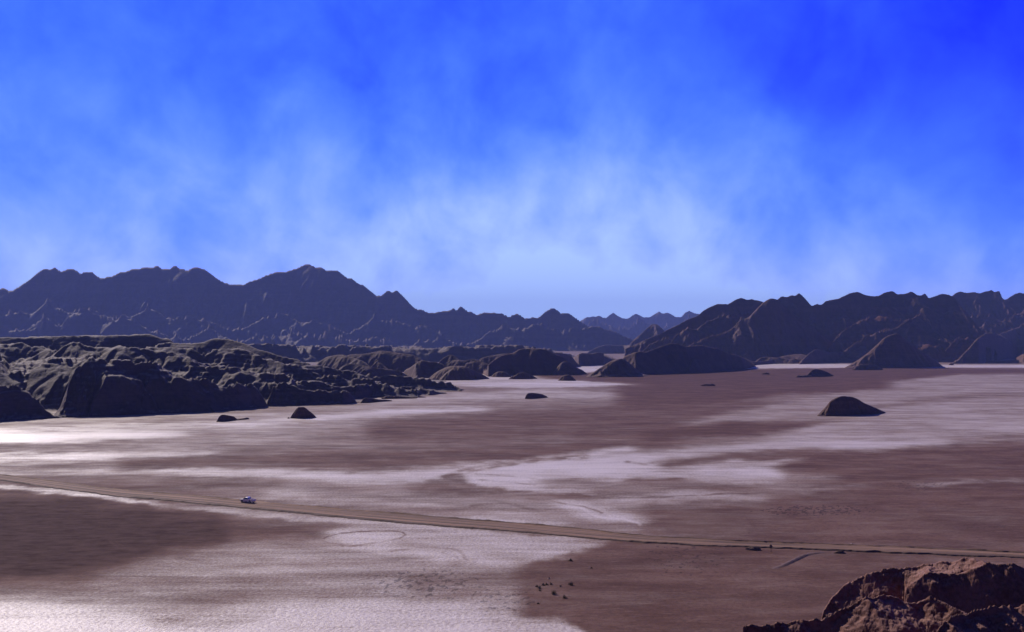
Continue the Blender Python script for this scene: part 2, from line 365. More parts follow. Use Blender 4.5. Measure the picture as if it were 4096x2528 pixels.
# right back range
hill('hills', [crest([(3600,1350)]+Z4([(1200,560),(1350,430),(1480,368),(1510,345),(1550,332),(1600,342),(1660,337),(1710,347),(1740,335),(1780,330),(1800,325),(1835,340),(1852,333),(1868,334),(1878,352),(1890,378),(1910,400),(1950,375),(2000,350),(2064,347),(2150,320),(2300,360)])+[(4400,1300)], Yb=3300, kf=1.5, rough=0.34),
    crest(Z4([(1500,700),(1640,520),(1700,535),(1830,530),(1900,560),(2000,500),(2100,470),(2300,480),(2500,560)]), Yb=3200, lump=18, ls=140, kf=1.4, rough=0.4),
    crest(Z4([(1500,760),(1640,640),(1760,580),(1800,600),(1880,610),(1960,625),(2100,600),(2300,620),(2500,700)]), Yb=3110, lump=18, ls=120, kf=1.4, rough=0.4)], M_red, 4, rows=300, sm=25, er=(120, 9))
# right range
RL = Z3([(900,800),(980,760),(1060,720),(1150,690),(1240,650),(1300,620),(1380,580),(1430,555),(1500,525),(1550,485),(1600,455),(1660,433),(1700,435),(1750,430),(1800,400),(1855,387),(1900,400),(1930,396),(1970,403),(2020,413),(2064,430)])+Z4([(80,480),(200,560),(300,640)])
RM = Z4([(-20,440),(35,420),(75,400),(115,373),(150,380),(185,366),(215,366),(250,343),(280,365),(320,410),(360,447),(400,433),(425,440),(470,410),(540,396),(560,393),(620,365),(680,345),(730,337),(780,358),(830,368),(890,365),(945,338),(1010,335),(1050,355),(1090,352),(1160,336),(1200,355),(1230,362),(1265,347),(1300,383),(1340,375),(1390,357),(1450,355),(1480,368),(1510,385),(1550,440),(1610,500),(1680,580),(1750,660),(1830,760)])
hill('hills', [crest(RL, Yb=2500, kf=1.35, rough=0.32, lump=22, ls=150, sky_=True),
    crest(RM, Yb=2560, kf=1.4, rough=0.30, lump=26, ls=150, sky_=True),
    crest(Z3([(1000,820),(1120,745),(1200,735),(1260,720),(1330,665),(1430,640),(1520,600),(1600,580),(1690,570),(1780,560),(1900,600),(2000,700)]), Yb=2430, lump=12, ls=110, kf=1.4, rough=0.4),
    crest(Z3([(1380,800),(1450,760),(1560,720),(1650,680),(1730,640),(1800,600),(1860,560),(1950,620),(2050,760)]), Yb=2380, lump=12, ls=110, kf=1.4, rough=0.4),
    crest(Z3([(1690,800),(1730,720),(1800,640),(1850,580),(1950,480),(2020,425)])+Z4([(0,398),(35,392),(75,402),(120,440),(220,520),(330,600),(450,690),(600,790),(700,850)]), base=Z3([(1690,900)])+Z4([(0,915),(300,912),(700,890)]), kf=0.95, kb=1.5, rough=0.3, radial=True),
    crest(Z4([(430,850),(520,760),(610,650),(700,590),(800,555),(900,545),(1000,550),(1080,560),(1150,540),(1230,520),(1300,560),(1400,700)]), Yb=2480, lump=12, ls=110, kf=1.35, rough=0.42),
    crest(Z4([(560,840),(680,760),(800,695),(880,680),(960,650),(1050,600),(1150,580),(1220,600),(1350,680),(1500,770),(1600,840)]), Yb=2440, lump=12, ls=100, kf=1.35, rough=0.42),
    crest(Z4([(1150,800),(1230,790),(1400,792),(1450,770),(1500,735),(1560,722),(1640,730),(1700,760),(1800,800)]), Yb=2420, lump=8, ls=70, kf=1.4, rough=0.4),
    ], M_red, 5, rows=520, sm=16, er=(115, 8.5, 5, 0.42))
hill('hills', [crest(Z3([(940,760),(980,720),(1040,670),(1100,620),(1130,600),(1165,597),(1200,620),(1235,655),(1290,710),(1350,780)]), Yb=3600, kf=1.6, rough=0.25)], M_red, 6, rows=140, er=(90, 10))

# foothills between the plain and the ranges
def fh(sky, base, seed, kf=1.5, rough=0.22, mat=None, rnd=0.5, rows=120, **k):
    return hill('foothills', [crest(sky, base=base, kf=kf, kb=kf, rough=rough, rnd=rnd, p=1.0)], mat or M_red, seed, rows=rows, er=(38, 1.8, 4), **k)
fh(Z3([(590,836),(640,808),(700,778),(760,763),(850,768),(950,765),(1060,770),(1150,800),(1250,850)]), Z3([(590,838),(900,835),(1250,850)]), 11)
fh(Z2([(455,998),(480,940),(505,905),(540,880),(570,862),(620,850),(700,845),(760,860),(830,880),(920,940),(960,1000)]), Z2([(455,1000),(960,1008)]), 12)
fh(Z2([(630,984),(660,930),(690,892),(740,850),(800,840),(880,835),(940,825),(1010,812),(1100,822),(1200,835),(1280,850),(1330,880),(1380,910),(1440,990)]), Z2([(630,985),(1440,985)]), 13)
fh(Z2([(650,975),(700,935),(750,920),(830,920),(890,935),(950,955),(1000,1010)]), Z2([(650,1030),(1000,1030)]), 14)
fh(Z2([(890,985),(915,955),(950,920),(985,888),(1020,920),(1060,955),(1090,1000)]), Z2([(890,1010),(1090,1010)]), 15, rnd=0.1)
fh(Z2([(820,1010),(870,960),(1000,955),(1100,965),(1180,985),(1250,1031)]), Z2([(820,1045),(1250,1034)]), 16)
fh(Z2([(1425,974),(1455,935),(1480,900),(1530,860),(1570,845),(1620,865),(1660,905),(1690,940),(1720,974)]), Z2([(1425,975),(1720,975)]), 17, rnd=0.2)
fh(Z2([(1500,989),(1530,955),(1545,930),(1565,905),(1600,885),(1680,890),(1740,880),(1800,890),(1860,960)]), Z2([(1500,990),(1860,990)]), 18)
fh(Z2([(1670,960),(1685,925),(1720,905),(1800,895),(1850,910),(1900,930),(1960,990)]), Z2([(1670,1000),(1960,1000)]), 19)
fh(Z2([(1740,958),(1775,910),(1800,882),(1850,862),(1930,845),(2064,832)])+Z3([(60,840),(130,900),(170,958)]), Z2([(1740,960)])+Z3([(170,960)]), 20)
fh(Z2([(1185,1000),(1195,980),(1240,945),(1290,910),(1340,888),(1400,900),(1470,905),(1530,930),(1600,970),(1650,1020)]), Z2([(1185,1020),(1290,1033),(1650,1030)]), 21, rnd=0.25)
fh(Z2([(1805,985),(1830,965),(1880,920),(1930,875),(1990,848)])+Z3([(0,832),(60,800),(130,793),(200,795),(280,803),(350,840),(420,870),(470,930),(500,1003)]) , Z2([(1805,985),(1870,1022)])+Z3([(0,1014),(200,1012),(500,1006)]), 22, rnd=0.3, rows=170)
fh(Z3([(230,860),(330,830),(400,830),(450,845),(490,865),(520,900),(560,935)]), Z3([(230,960),(560,940)]), 23)
fh(Z3([(440,925),(465,900),(500,860),(570,828),(640,832),(690,822),(760,835),(820,860),(845,880)]), Z3([(440,925),(540,938),(740,928),(845,884)]), 24)
fh(Z3([(790,1000),(830,945),(860,905),(890,870),(930,840),(1000,820),(1080,815),(1150,795),(1230,765),(1290,750),(1340,755),(1400,775),(1450,770),(1520,765),(1600,780),(1680,800),(1740,825),(1830,850),(1900,880),(1950,915),(1972,939)]), Z3([(790,1004),(1000,1008),(1100,1004),(1400,991),(1720,972),(1870,961),(1972,941)]), 25, kf=1.4, rough=0.3, rnd=0.25, rows=200, mat=M_red)
fh(Z3([(1430,940),(1450,885),(1490,868),(1530,880),(1570,920),(1600,980)]), Z3([(1430,990),(1600,980)]), 26)
fh(Z3([(1860,934),(1900,905),(1960,900),(2064,890)])+Z4([(60,870),(150,850),(300,845),(370,914)]), Z3([(1860,935)])+Z4([(100,915),(370,915)]), 27, kf=3)
fh(Z4([(-130,917),(-60,870),(0,862),(90,870),(180,880),(250,885),(300,915)]), Z4([(-130,918),(300,918)]), 37, kf=2)
fh(Z4([(1470,915),(1540,860),(1620,780),(1700,700),(1760,662),(1830,664),(1900,690),(1980,760),(2040,850)]), Z4([(1470,918),(1700,916),(1850,893),(2040,860)]), 28, rnd=0.15, rows=170, mat=M_mound)
fh(Z4([(1780,760),(1870,668),(1930,650),(1990,625),(2064,612),(2150,600),(2300,640),(2500,800)]), Z4([(1780,890),(2064,860),(2500,860)]), 29, rnd=0.15, rows=170, mat=M_mound)
fh(Z4([(1960,905),(2000,870),(2050,840),(2120,820),(2300,880)]), Z4([(1960,910),(2064,915),(2300,915)]), 30, mat=M_mound)
fh(Z4([(1290,868),(1330,850),(1400,845),(1460,820),(1520,822),(1600,840),(1650,890)]), Z4([(1290,885),(1400,880),(1650,890)]), 31, kf=2, mat=M_red)
fh(Z4([(1750,905),(1820,890),(1900,895),(2000,888),(2070,895)]), Z4([(1750,915),(2070,912)]), 32, kf=2, mat=M_mound)
fh(Z4([(595,900),(620,880),(660,840),(720,792),(760,770),(800,790),(860,860),(900,900)]), Z4([(595,905),(900,905)]), 33, mat=M_mound, rnd=0.2)
fh(Z4([(1190,849),(1240,810),(1300,790),(1400,795),(1480,800),(1540,849)]), Z4([(1190,850),(1540,850)]), 34, kf=2.5)

# mesa on the left
mesa = [
 crest(Z1([(-400,1060),(0,1075),(100,1095),(200,1112),(250,1140),(300,1190),(350,1250),(400,1300),(490,1355)]), base=Z1([(-400,1400),(0,1384),(250,1368),(490,1356)]), kf=1.1, kb=2.0, rough=0.3, rnd=0.3, lump=4),
 crest(Z1([(420,1340),(480,1240),(540,1100),(590,985),(640,925),(700,895),(900,905),(1150,915),(1340,935),(1400,990),(1500,1080),(1600,1160),(1700,1230),(1760,1300)]), base=Z1([(420,1356),(900,1340),(1340,1320),(1700,1306)]), kf=1.2, kb=9, rough=0.34, rnd=0.35, lump=4),
 crest(Z1([(700,1250),(780,1120),(840,1030),(900,1005),(1000,1015),(1140,1070),(1200,1160),(1280,1300)]), base=Z1([(700,1348),(1280,1324)]), kf=1.0, kb=3, rough=0.3, rnd=0.5, lump=3),
 crest(Z1([(1130,1200),(1180,1060),(1210,1020),(1280,1030),(1350,1062),(1420,1036),(1560,1040),(1700,1058),(1860,1112),(1900,1080),(1960,1085),(2064,1118)])+Z2([(50,1180),(95,1262)]), base=Z1([(1130,1330),(1700,1306)])+Z2([(0,1275),(95,1264)]), kf=1.1, kb=6, rough=0.36, rnd=0.3, lump=4),
 crest(Z2([(75,1255),(110,1180),(140,1110),(170,1075),(210,1068),(280,1085),(340,1110),(420,1135),(500,1140),(640,1140),(720,1150),(790,1175),(815,1215),(850,1224)]), base=Z2([(75,1263),(180,1258),(430,1251),(700,1246),(850,1226)]), kf=1.1, kb=8, rough=0.3, rnd=0.3, lump=5),
 crest(Z1([(1700,1100),(1850,1060),(1950,1040),(2064,1030)])+Z2([(100,1040),(300,1060),(500,1080),(700,1100),(900,1105),(1000,1105),(1200,1110),(1350,1115),(1480,1137),(1535,1153)]), base=Z1([(1700,1250)])+Z2([(100,1230),(800,1206),(1000,1181),(1200,1173),(1400,1172),(1535,1156)]), kf=1.4, kb=10, rough=0.26, rnd=0.2, lump=4),
 crest(Z1([(-400,960),(0,920),(80,975),(250,955),(330,905),(450,885),(600,890),(700,870),(800,880)]), Yb=770, kf=1.7, kb=30, rough=0.26, rnd=0.3, lump=4),
 crest(Z1([(-400,850),(0,850),(90,940),(200,930),(330,905),(450,820),(560,752),(640,747),(700,768),(800,790),(870,802),(1000,797),(1150,800),(1300,830),(1400,850),(1560,890),(1700,940),(1900,960),(2064,1000)])+Z2([(100,1010),(300,1040)]), Yb=835, kf=1.9, kb=30, rough=0.26, rnd=0.2, lump=4),
 crest(Z1([(-400,790),(60,765),(200,752),(260,780),(350,775),(450,830),(560,850)]), Yb=960, kf=2.0, kb=30, rough=0.26, lump=4),
 crest(Z1([(1100,850),(1200,790),(1300,800),(1400,790),(1560,800),(1640,840),(1700,820),(1850,792),(2000,800),(2064,830)])+Z2([(60,870),(150,880),(260,915),(330,920),(430,960),(520,1010),(700,1030),(900,1070),(1100,1100),(1300,1130)]), Yb=945, kf=1.7, kb=14, rough=0.26, lump=4),
 crest(Z1([(1250,760),(1400,745),(1480,752),(1540,755),(1600,745),(1650,735),(1700,718),(1780,712),(1870,722),(1950,745),(2010,770)])+Z2([(0,795),(80,815),(200,850),(280,865),(350,885),(430,915),(510,930),(600,950),(700,975),(800,985),(880,1000),(960,1012),(1100,1025),(1250,1035),(1400,1050),(1560,1070),(1640,1090),(1665,1101)]), Yb=1060, kf=1.8, kb=4, rough=0.26, lump=4, sky_=True),
 crest(Z1([(-400,706),(0,703),(200,702),(400,695),(700,690),(1000,688),(1250,692),(1300,712),(1370,722),(1400,750),(1450,830)]), Yb=1150, kf=1.4, kb=2, rough=0.25, flat=350, lump=4, sky_=True),
]
def terrace(Xw, Yw, h):
    st_ = 4.2; t = h/st_ + 0.9*fbm(Xw/70, Yw/70, 3, 501) + 0.25*fbm(Xw/14, Yw/14, 3, 511)
    f = np.floor(t); q = sstep(0.42, 1.0, t-f); d = (f+q-t)*st_
    w = np.clip(0.22+0.9*fbm(Xw/55, Yw/55, 2, 521), 0, 0.85)*np.clip((h-1)/4, 0, 1)
    return np.where(h > 0.5, h+d*w, h)
hill('plateau', mesa, M_mesa, 7, post=terrace, step=2.6, rows=760, sm=8, er=(62, 2.6, 4, 0.4))

# free-standing mounds on the plain: things
def mound(sky, base, label, seed, kf=1.0, rough=0.14, rnd=0.35, rows=110, step=1.5, cat='mound', name='clay_mound', group=None, mat=None, er=(9, 0.7, 4)):
    return hill(name, [crest(sky, base=base, kf=kf, kb=kf*1.3, rough=rough, rnd=rnd, radial=True)], mat or M_mound, seed, step=step, rows=rows, er=er, kind=None, label=label, cat=cat, group=group)
mound(Z4([(395,1334),(420,1308),(450,1280),(500,1220),(550,1190),(600,1178),(640,1180),(680,1185),(730,1205),(780,1235),(840,1260),(890,1282),(950,1310)]), Z4([(395,1336),(520,1344),(660,1347),(800,1338),(950,1313)]), 'large smooth brown clay mound alone on the pale salt at right', 51, kf=0.9, rows=170)
mound(ZM([(1468,380),(1490,340),(1540,270),(1590,205),(1640,197),(1700,198),(1780,255),(1850,310),(1905,366)]), ZM([(1468,381),(1600,393),(1760,390),(1905,369)]), 'dark flat-topped steep mound standing on the plain before the plateau', 52, kf=0.6, rnd=0.6)
mound(ZM([(265,434),(320,345),(345,325),(450,328),(500,337),(560,355),(600,387),(660,388),(700,380),(780,368),(808,386)]), ZM([(265,436),(400,455),(500,451),(620,430),(808,392)]), 'low ragged dark mound with a thin tail on its right side', 53, kf=0.8, rough=0.3)
mound(ZM([(1425,384),(1437,366),(1455,362),(1468,384)]), ZM([(1425,385),(1468,385)]), 'tiny knob of rock beside the flat-topped dark mound', 54, kf=0.8, rows=40, name='rock', cat='rock')
mound(Z3([(102,1199),(115,1170),(150,1152),(200,1155),(250,1165),(292,1186)]), Z3([(102,1200),(200,1203),(292,1188)]), 'small dark loaf-shaped mound alone in the middle of the plain', 55, kf=0.8, rnd=0.6)
mound(Z3([(370,1051),(410,1015),(430,1007),(460,1007),(490,1025),(517,1051)]), Z3([(370,1053),(450,1054),(517,1053)]), 'small dark rounded cone on pale salt below a larger cone', 56, kf=1.1)
mound(Z3([(312,1007),(350,960),(400,908),(430,898),(460,905),(520,945),(570,970),(608,998)]), Z3([(312,1009),(500,1006),(608,1000)]), 'mid-sized dark cone on pale salt left of the broad ridge', 57, kf=1.3, rnd=0.2)
mound(Z2([(2035,1040),(2064,1018)])+Z3([(20,1012),(30,1008),(60,990),(110,990),(150,1005),(206,1035)]), Z2([(2035,1042)])+Z3([(0,1041),(206,1037)]), 'low double-humped dark mound at the left edge of the far salt', 58, kf=1.2)
mound(Z2([(1475,1046),(1530,990),(1580,960),(1640,955),(1720,960),(1800,990),(1850,1015),(1884,1036)]), Z2([(1475,1049),(1680,1051),(1884,1038)]), 'broad low rounded dark mound far off right of the plateau tip', 59, kf=1.3)
mound(Z2([(1385,1042),(1440,995),(1500,960),(1580,935),(1640,935),(1700,945),(1760,1000)]), Z2([(1385,1043),(1480,1044),(1760,1044)]), 'taller mound with a pale left flank just behind the broad rounded one', 60, kf=1.3)
mound(Z2([(1895,1020),(1930,990),(1980,980),(2030,995),(2060,1020)]), Z2([(1895,1023),(2060,1023)]), 'low hummock tucked before the foot of the big rounded foothill', 61, kf=1.3, rows=70)
mound(Z3([(596,1021),(660,980),(740,930),(800,895),(850,880),(890,877),(940,905),(1000,960),(1060,1000),(1102,1011)]), Z3([(596,1022),(800,1026),(1000,1026),(1102,1013)]), 'large dark pointed hill at the left end of the broad dark ridge', 62, er=(26, 2.2, 5), kf=1.4, rough=0.2, rnd=0.1, rows=150)
mound(Z3([(1515,1093),(1545,1083),(1590,1081),(1630,1083),(1642,1093)]), Z3([(1515,1095),(1580,1097),(1642,1095)]), 'thin flat dark rock slab low on the far plain', 63, kf=1.2, rnd=0.8, rows=60, name='rock', cat='rock')
mound(Z3([(2010,1000),(2030,991),(2064,990)])+Z4([(15,1000)]), Z3([(2010,1003)])+Z4([(15,1003)]), 'tiny dark rock far out between the slab and the low pointed mound', 64, kf=1.2, rows=50, name='rock', cat='rock')
mound(Z4([(222,1023),(240,1012),(310,1011),(350,972),(380,960),(420,965),(480,985),(530,1012)]), Z4([(222,1027),(400,1024),(530,1015)]), 'low pointed dark mound with a flat ledge on its left', 65, kf=1.2)
mound(Z4([(675,964),(720,932),(780,920),(850,922),(890,940),(930,962)]), Z4([(675,968),(800,968),(930,965)]), 'low dark hump at the front foot of the tall brown cone', 66, kf=1.2)
mound(Z4([(615,950),(700,900),(790,840),(870,770),(950,700),(1010,678),(1060,680),(1120,730),(1200,790),(1280,845),(1350,890),(1410,937)]), Z4([(615,953),(900,951),(1200,953),(1410,939)]), 'tall smooth brown cone at the far right edge of the plain', 67, er=(26, 2.2, 5), kf=0.95, rough=0.2, rnd=0.08, rows=190)
mound(Z4([(245,918),(300,860),(350,820),(390,800),(430,805),(490,825),(560,822),(620,835),(680,880)]), Z4([(245,921),(450,913),(680,897)]), 'broad reddish mound with a long level shoulder, left of the tall cone', 68, kf=1.1)
mound(Z4([(1455,926),(1470,914),(1490,914),(1500,926)]), Z4([(1455,928),(1500,928)]), 'tiny dark knob on pale salt right of the tall cone', 69, rows=40, name='rock', cat='rock')
mound(Z2([(1560,1132),(1590,1116),(1630,1116),(1678,1127)]), Z2([(1560,1137),(1620,1137),(1678,1130)]), 'flat dark rock ledge just off the tip of the plateau', 70, kf=1.2, rows=60, name='rock', cat='rock')
mound(Z2([(1290,1187),(1310,1179),(1340,1180),(1372,1185)]), Z2([(1290,1191),(1372,1188)]), 'thin dark rock sliver below the plateau tip', 71, kf=1.2, rows=50, name='rock', cat='rock')
mound(Z2([(835,1232),(870,1196),(920,1195),(1000,1205),(1060,1207),(1100,1213)]), Z2([(835,1234),(940,1239),(1100,1217)]), 'long low wedge of dark rock at the foot of the plateau', 72, kf=1.2, rough=0.25)
mound(Z2([(1010,1190),(1060,1178),(1180,1180),(1300,1192)]), Z2([(1010,1200),(1200,1206),(1300,1196)]), 'low dark spit of ground between the wedge rock and the sliver', 73, kf=1.4, rough=0.25, rows=60)

# ------------------------------------------------------------------ foreground hill
def zf(pts): return zo(pts, 3072, 1778)
def fpost(Xw, Yw, h):
    on = h > 0.5
    big = fbm(Xw/9, Yw/11, 3, 91)*1.6
    n = 1-ridged(Xw/2.2, Yw/2.6, 4, 77, 0.55); m = fbm(Xw/0.9, Yw/0.9, 4, 88, 0.65); k = np.abs(perlin(Xw/1.6+m*.5, Yw/1.6, 66))
    h = np.where(on, h + big*.8, h)
    h = erode(Xw, Yw, h, 8.0, 0.18, 4, 0.5, 0.7, 9, skymask=False)
    return np.where(on, h + (n-0.4)*0.26 + m*0.11 + k*0.10, h)
hill('foreground_hill', [
  crest(zf([(330,1470),(400,1430),(440,1330),(452,1270),(490,1190),(560,1120),(660,1052),(740,1027),(900,1002),(1050,987),(1200,948),(1350,930),(1500,940),(1700,955),(1850,968),(2000,990),(2064,1020),(2300,1000),(2600,960)]), Yb=80, kf=1.55, kb=1.2, rough=0.10, rnd=0.2, p=1.0),
  crest(zf([(1100,1130),(1180,1060),(1260,1010),(1400,1000),(1550,1012),(1700,992),(1850,1000),(2000,1012),(2300,1030),(2600,1000)]), Yb=96, kf=0.7, kb=1.2, rough=0.10, rnd=0.4, p=1.0),
  crest(zf([(-200,1470),(0,1450),(130,1430),(300,1408),(400,1395),(500,1372),(640,1330),(800,1262),(950,1190),(1050,1190),(1150,1220),(1300,1200),(1450,1260),(1600,1350),(1800,1500)]), Yb=46, kf=1.45, kb=0.9, rough=0.12, rnd=0.3, p=1.0),
  crest(zf([(1300,1560),(1400,1450),(1500,1370),(1600,1300),(1700,1265),(1850,1235),(2064,1205),(2300,1190),(2600,1150)]), Yb=32, kf=1.5, kb=0.9, rough=0.12, rnd=0.3, p=1.0),
  ], M_fore, 9, step=1.8, rows=1100, post=fpost, Y0=34, Y1=150, sm=4.5)
# hill that carries the viewpoint (below and behind the camera)
gx, gy = np.meshgrid(np.linspace(-90, 60, 120), np.linspace(-120, 50, 130))
r = np.sqrt((gx+0)**2+(np.where(gy > 0, gy, gy*0.6))**2)
hz = 51.3 - 0.85*np.maximum(r-1.5, 0) + fbm(gx/8, gy/8, 4, 5)*1.5*np.clip((r-3)/8, 0, 1)
hz = np.maximum(hz, -2.0)
keep = (hz[:-1,:-1] > -1.99) | (hz[1:,1:] > -1.99)
tag(grid_mesh('viewpoint_hill', np.stack([gx, gy, hz], -1), keep, M_fore), kind='structure')

# ------------------------------------------------------------------ ground with salt crust
K = 4096/2450.0
def D(p): return [(a*K,)+tuple(b*K for b in r) for a, *r in p]
bands = []   # (pts (x,ytop,ybot), value, feather px, strength)
def band(pts, val, fe=12, st=1.0): bands.append((np.array(D(pts), float), val, fe, st))
band([(-50,840,1600),(2500,840,1600)], 0.22, 5)
# far plain
band([(1000,890,925),(1300,885,921),(1560,896,912),(1700,898,904)], 0.55, 8)
band([(1180,880,907),(1300,880,905),(1480,872,893),(1500,870,885)], 0.8, 8)
band([(1140,915,925),(1300,912,928),(1500,911,922)], 0.75, 6)
band([(900,952,965),(1300,932,955),(1500,940,950)], 0.5, 10)
band([(1300,893,905),(1700,885,930),(2000,880,940),(2450,884,935)], -0.12, 10)
band([(1500,922,1000),(1900,915,940),(2250,905,930)], -0.1, 14)
band([(1800,870,882),(1950,870,880),(2050,872,880),(2250,873,879),(2450,872,880)], 0.85, 5)
band([(2150,910,930),(2300,895,935),(2450,892,940)], 0.38, 14)
band([(-50,985,1120),(300,980,1110),(600,985,1075),(900,962,1010),(1100,955,985)], 0.36, 16)
band([(0,1028,1070),(120,1032,1062),(260,1030,1048),(420,1030,1040)], 0.85, 12)
band([(0,1085,1097),(200,1085,1100),(500,1080,1090)], 0.75, 8)
band([(200,1017,1024),(600,1010,1018),(900,980,995),(1150,975,985)], 0.72, 8)
band([(0,1060,1078),(300,1062,1076),(700,1062,1080),(900,1060,1078)], 0.2, 10)
band([(300,1094,1122),(600,1090,1112),(900,1080,1120),(1200,1070,1105),(1500,1055,1078),(1600,1050,1070)], 0.0, 12)
band([(900,1010,1060),(1200,985,1060),(1600,965,1045),(1800,960,1010),(1960,960,990)], 0.02, 20)
# bright sweep around the big mound
band([(1650,1010,1020),(1750,985,1012),(1900,958,1000),(2050,935,1000),(2200,925,985),(2450,930,960)], 0.38, 14)
band([(1560,1028,1052),(1750,1012,1042),(1900,1012,1034),(1960,1012,1024)], -0.12, 12)
band([(1850,1040,1060),(2000,1008,1060),(2200,975,1055),(2450,985,1045)], 0.46, 14)
band([(2050,975,985),(2200,955,968),(2330,940,955),(2450,940,950)], 0.22, 10)
band([(2180,985,1000),(2300,968,985),(2450,960,1005)], 0.42, 16)
band([(2250,1042,1052),(2450,1034,1046)], 0.2, 10)
band([(1500,1095,1112),(1650,1072,1095),(1800,1058,1082),(1950,1045,1075),(2100,1040,1085),(2250,1048,1062)], 0.6, 10)
# long white streak left of the swirl
band([(0,1126,1136),(300,1128,1133),(500,1126,1140),(700,1130,1150),(900,1128,1160),(1080,1118,1156),(1200,1105,1135),(1350,1090,1102),(1500,1070,1084)], 0.82, 9)
band([(560,1140,1190),(800,1155,1205),(1000,1150,1230),(1150,1160,1260),(1300,1170,1270),(1600,1180,1290)], 0.28, 18)
band([(0,1142,1150),(200,1137,1152),(400,1136,1165),(600,1142,1178),(640,1150,1175)], 0.2, 12)
band([(650,1180,1195),(900,1195,1210),(1100,1195,1215),(1250,1215,1235)], 0.55, 10)
# swirl
band([(1010,1160,1180),(1060,1143,1170),(1110,1125,1152),(1200,1106,1117),(1330,1095,1103)], 0.12, 5)
band([(1060,1185,1222),(1200,1190,1225),(1350,1195,1240)], 0.3, 12)
band([(1100,1128,1140),(1150,1112,1168),(1250,1100,1178),(1400,1095,1185),(1500,1092,1150),(1650,1090,1140),(1750,1095,1150),(1850,1100,1145)], 0.85, 9)
band([(1050,1163,1186),(1150,1167,1184),(1250,1177,1191),(1400,1185,1195)], 0.1, 5)
band([(1300,1140,1165),(1450,1150,1180),(1600,1170,1176),(1700,1172,1180)], 0.3, 12)
band([(1600,1096,1120),(1750,1082,1105),(2000,1080,1140),(2100,1075,1200),(2500,1050,1340)], 0.0, 12)
band([(1560,1124,1128),(1700,1118,1126),(1830,1104,1120),(1900,1096,1104)], 0.5, 6)
band([(1650,1140,1150),(1750,1128,1152),(1850,1140,1148)], 0.6, 8)
band([(1450,1195,1202),(1650,1178,1195),(1830,1188,1195),(1850,1190,1194)], 0.62, 7)
band([(1850,1178,1300),(2000,1150,1330),(2450,1120,1330)], 0.0, 14, .9)
band([(1560,1200,1300),(1850,1195,1310),(2450,1180,1330)], 0.02, 22, .85)
band([(1350,1200,1215),(1420,1212,1240),(1500,1230,1240),(1540,1245,1256)], 0.7, 8)
band([(1000,1240,1252),(1200,1240,1256),(1330,1246,1254)], 0.75, 7)
band([(2205,1158,1163),(2300,1150,1155),(2450,1144,1148)], 0.35, 4)
band([(1890,1142,1148),(1990,1139,1144)], 0.3, 4)
band([(1910,1170,1178),(2060,1165,1170)], 0.3, 5)
# under the road
band([(-50,1160,1600),(300,1190,1600),(800,1240,1600),(1300,1290,1600),(2500,1330,1600)], 0.3, 8)
band([(0,1165,1425),(200,1178,1385),(400,1196,1335),(560,1225,1305),(700,1245,1292),(800,1255,1285)], -0.08, 30)
band([(0,1185,1410),(150,1192,1385),(300,1212,1345),(420,1225,1315),(520,1238,1300)], -0.36, 60)
band([(0,1151,1163),(148,1171,1183),(297,1190,1201),(455,1204,1215),(612,1219,1230),(760,1233,1244),(909,1247,1259),(1077,1262,1275),(1250,1275,1290),(1400,1284,1292)], 0.52, 3)
band([(400,1196,1210),(600,1203,1222),(700,1215,1228)], 0.28, 12)
band([(0,1440,1530),(200,1400,1530),(400,1330,1530),(700,1302,1530),(900,1290,1530),(1300,1300,1530),(1330,1340,1530)], 0.36, 26)
band([(800,1262,1300),(1000,1264,1340),(1200,1280,1350),(1350,1292,1330),(1440,1302,1316),(1462,1308,1312)], 0.62, 9)
band([(960,1290,1316),(1100,1300,1325),(1250,1325,1350)], 0.42, 20)
band([(80,1448,1470),(300,1440,1475),(500,1432,1470),(700,1425,1452),(800,1400,1430)], 0.24, 22)
band([(620,1392,1425),(800,1362,1420),(900,1370,1400)], 0.4, 20)
band([(-50,1470,1540),(150,1452,1540),(420,1478,1540),(700,1440,1540),(900,1425,1540),(1000,1440,1540),(1200,1450,1540)], 0.92, 22)
band([(380,1485,1500),(550,1475,1490),(620,1465,1478)], 0.5, 12)
band([(1000,1385,1412),(1100,1380,1410),(1200,1372,1400),(1300,1362,1395),(1360,1360,1380)], 0.06, 14)
band([(1020,1410,1428),(1160,1400,1440),(1260,1400,1460)], 0.38, 16)
band([(1265,1345,1600),(1330,1330,1600),(1400,1318,1600),(1470,1290,1600),(2500,1310,1600)], 0.0, 7)
band([(1170,1470,1560),(1260,1478,1560),(1330,1482,1560),(1380,1500,1560),(1420,1530,1560)], 0.72, 9)
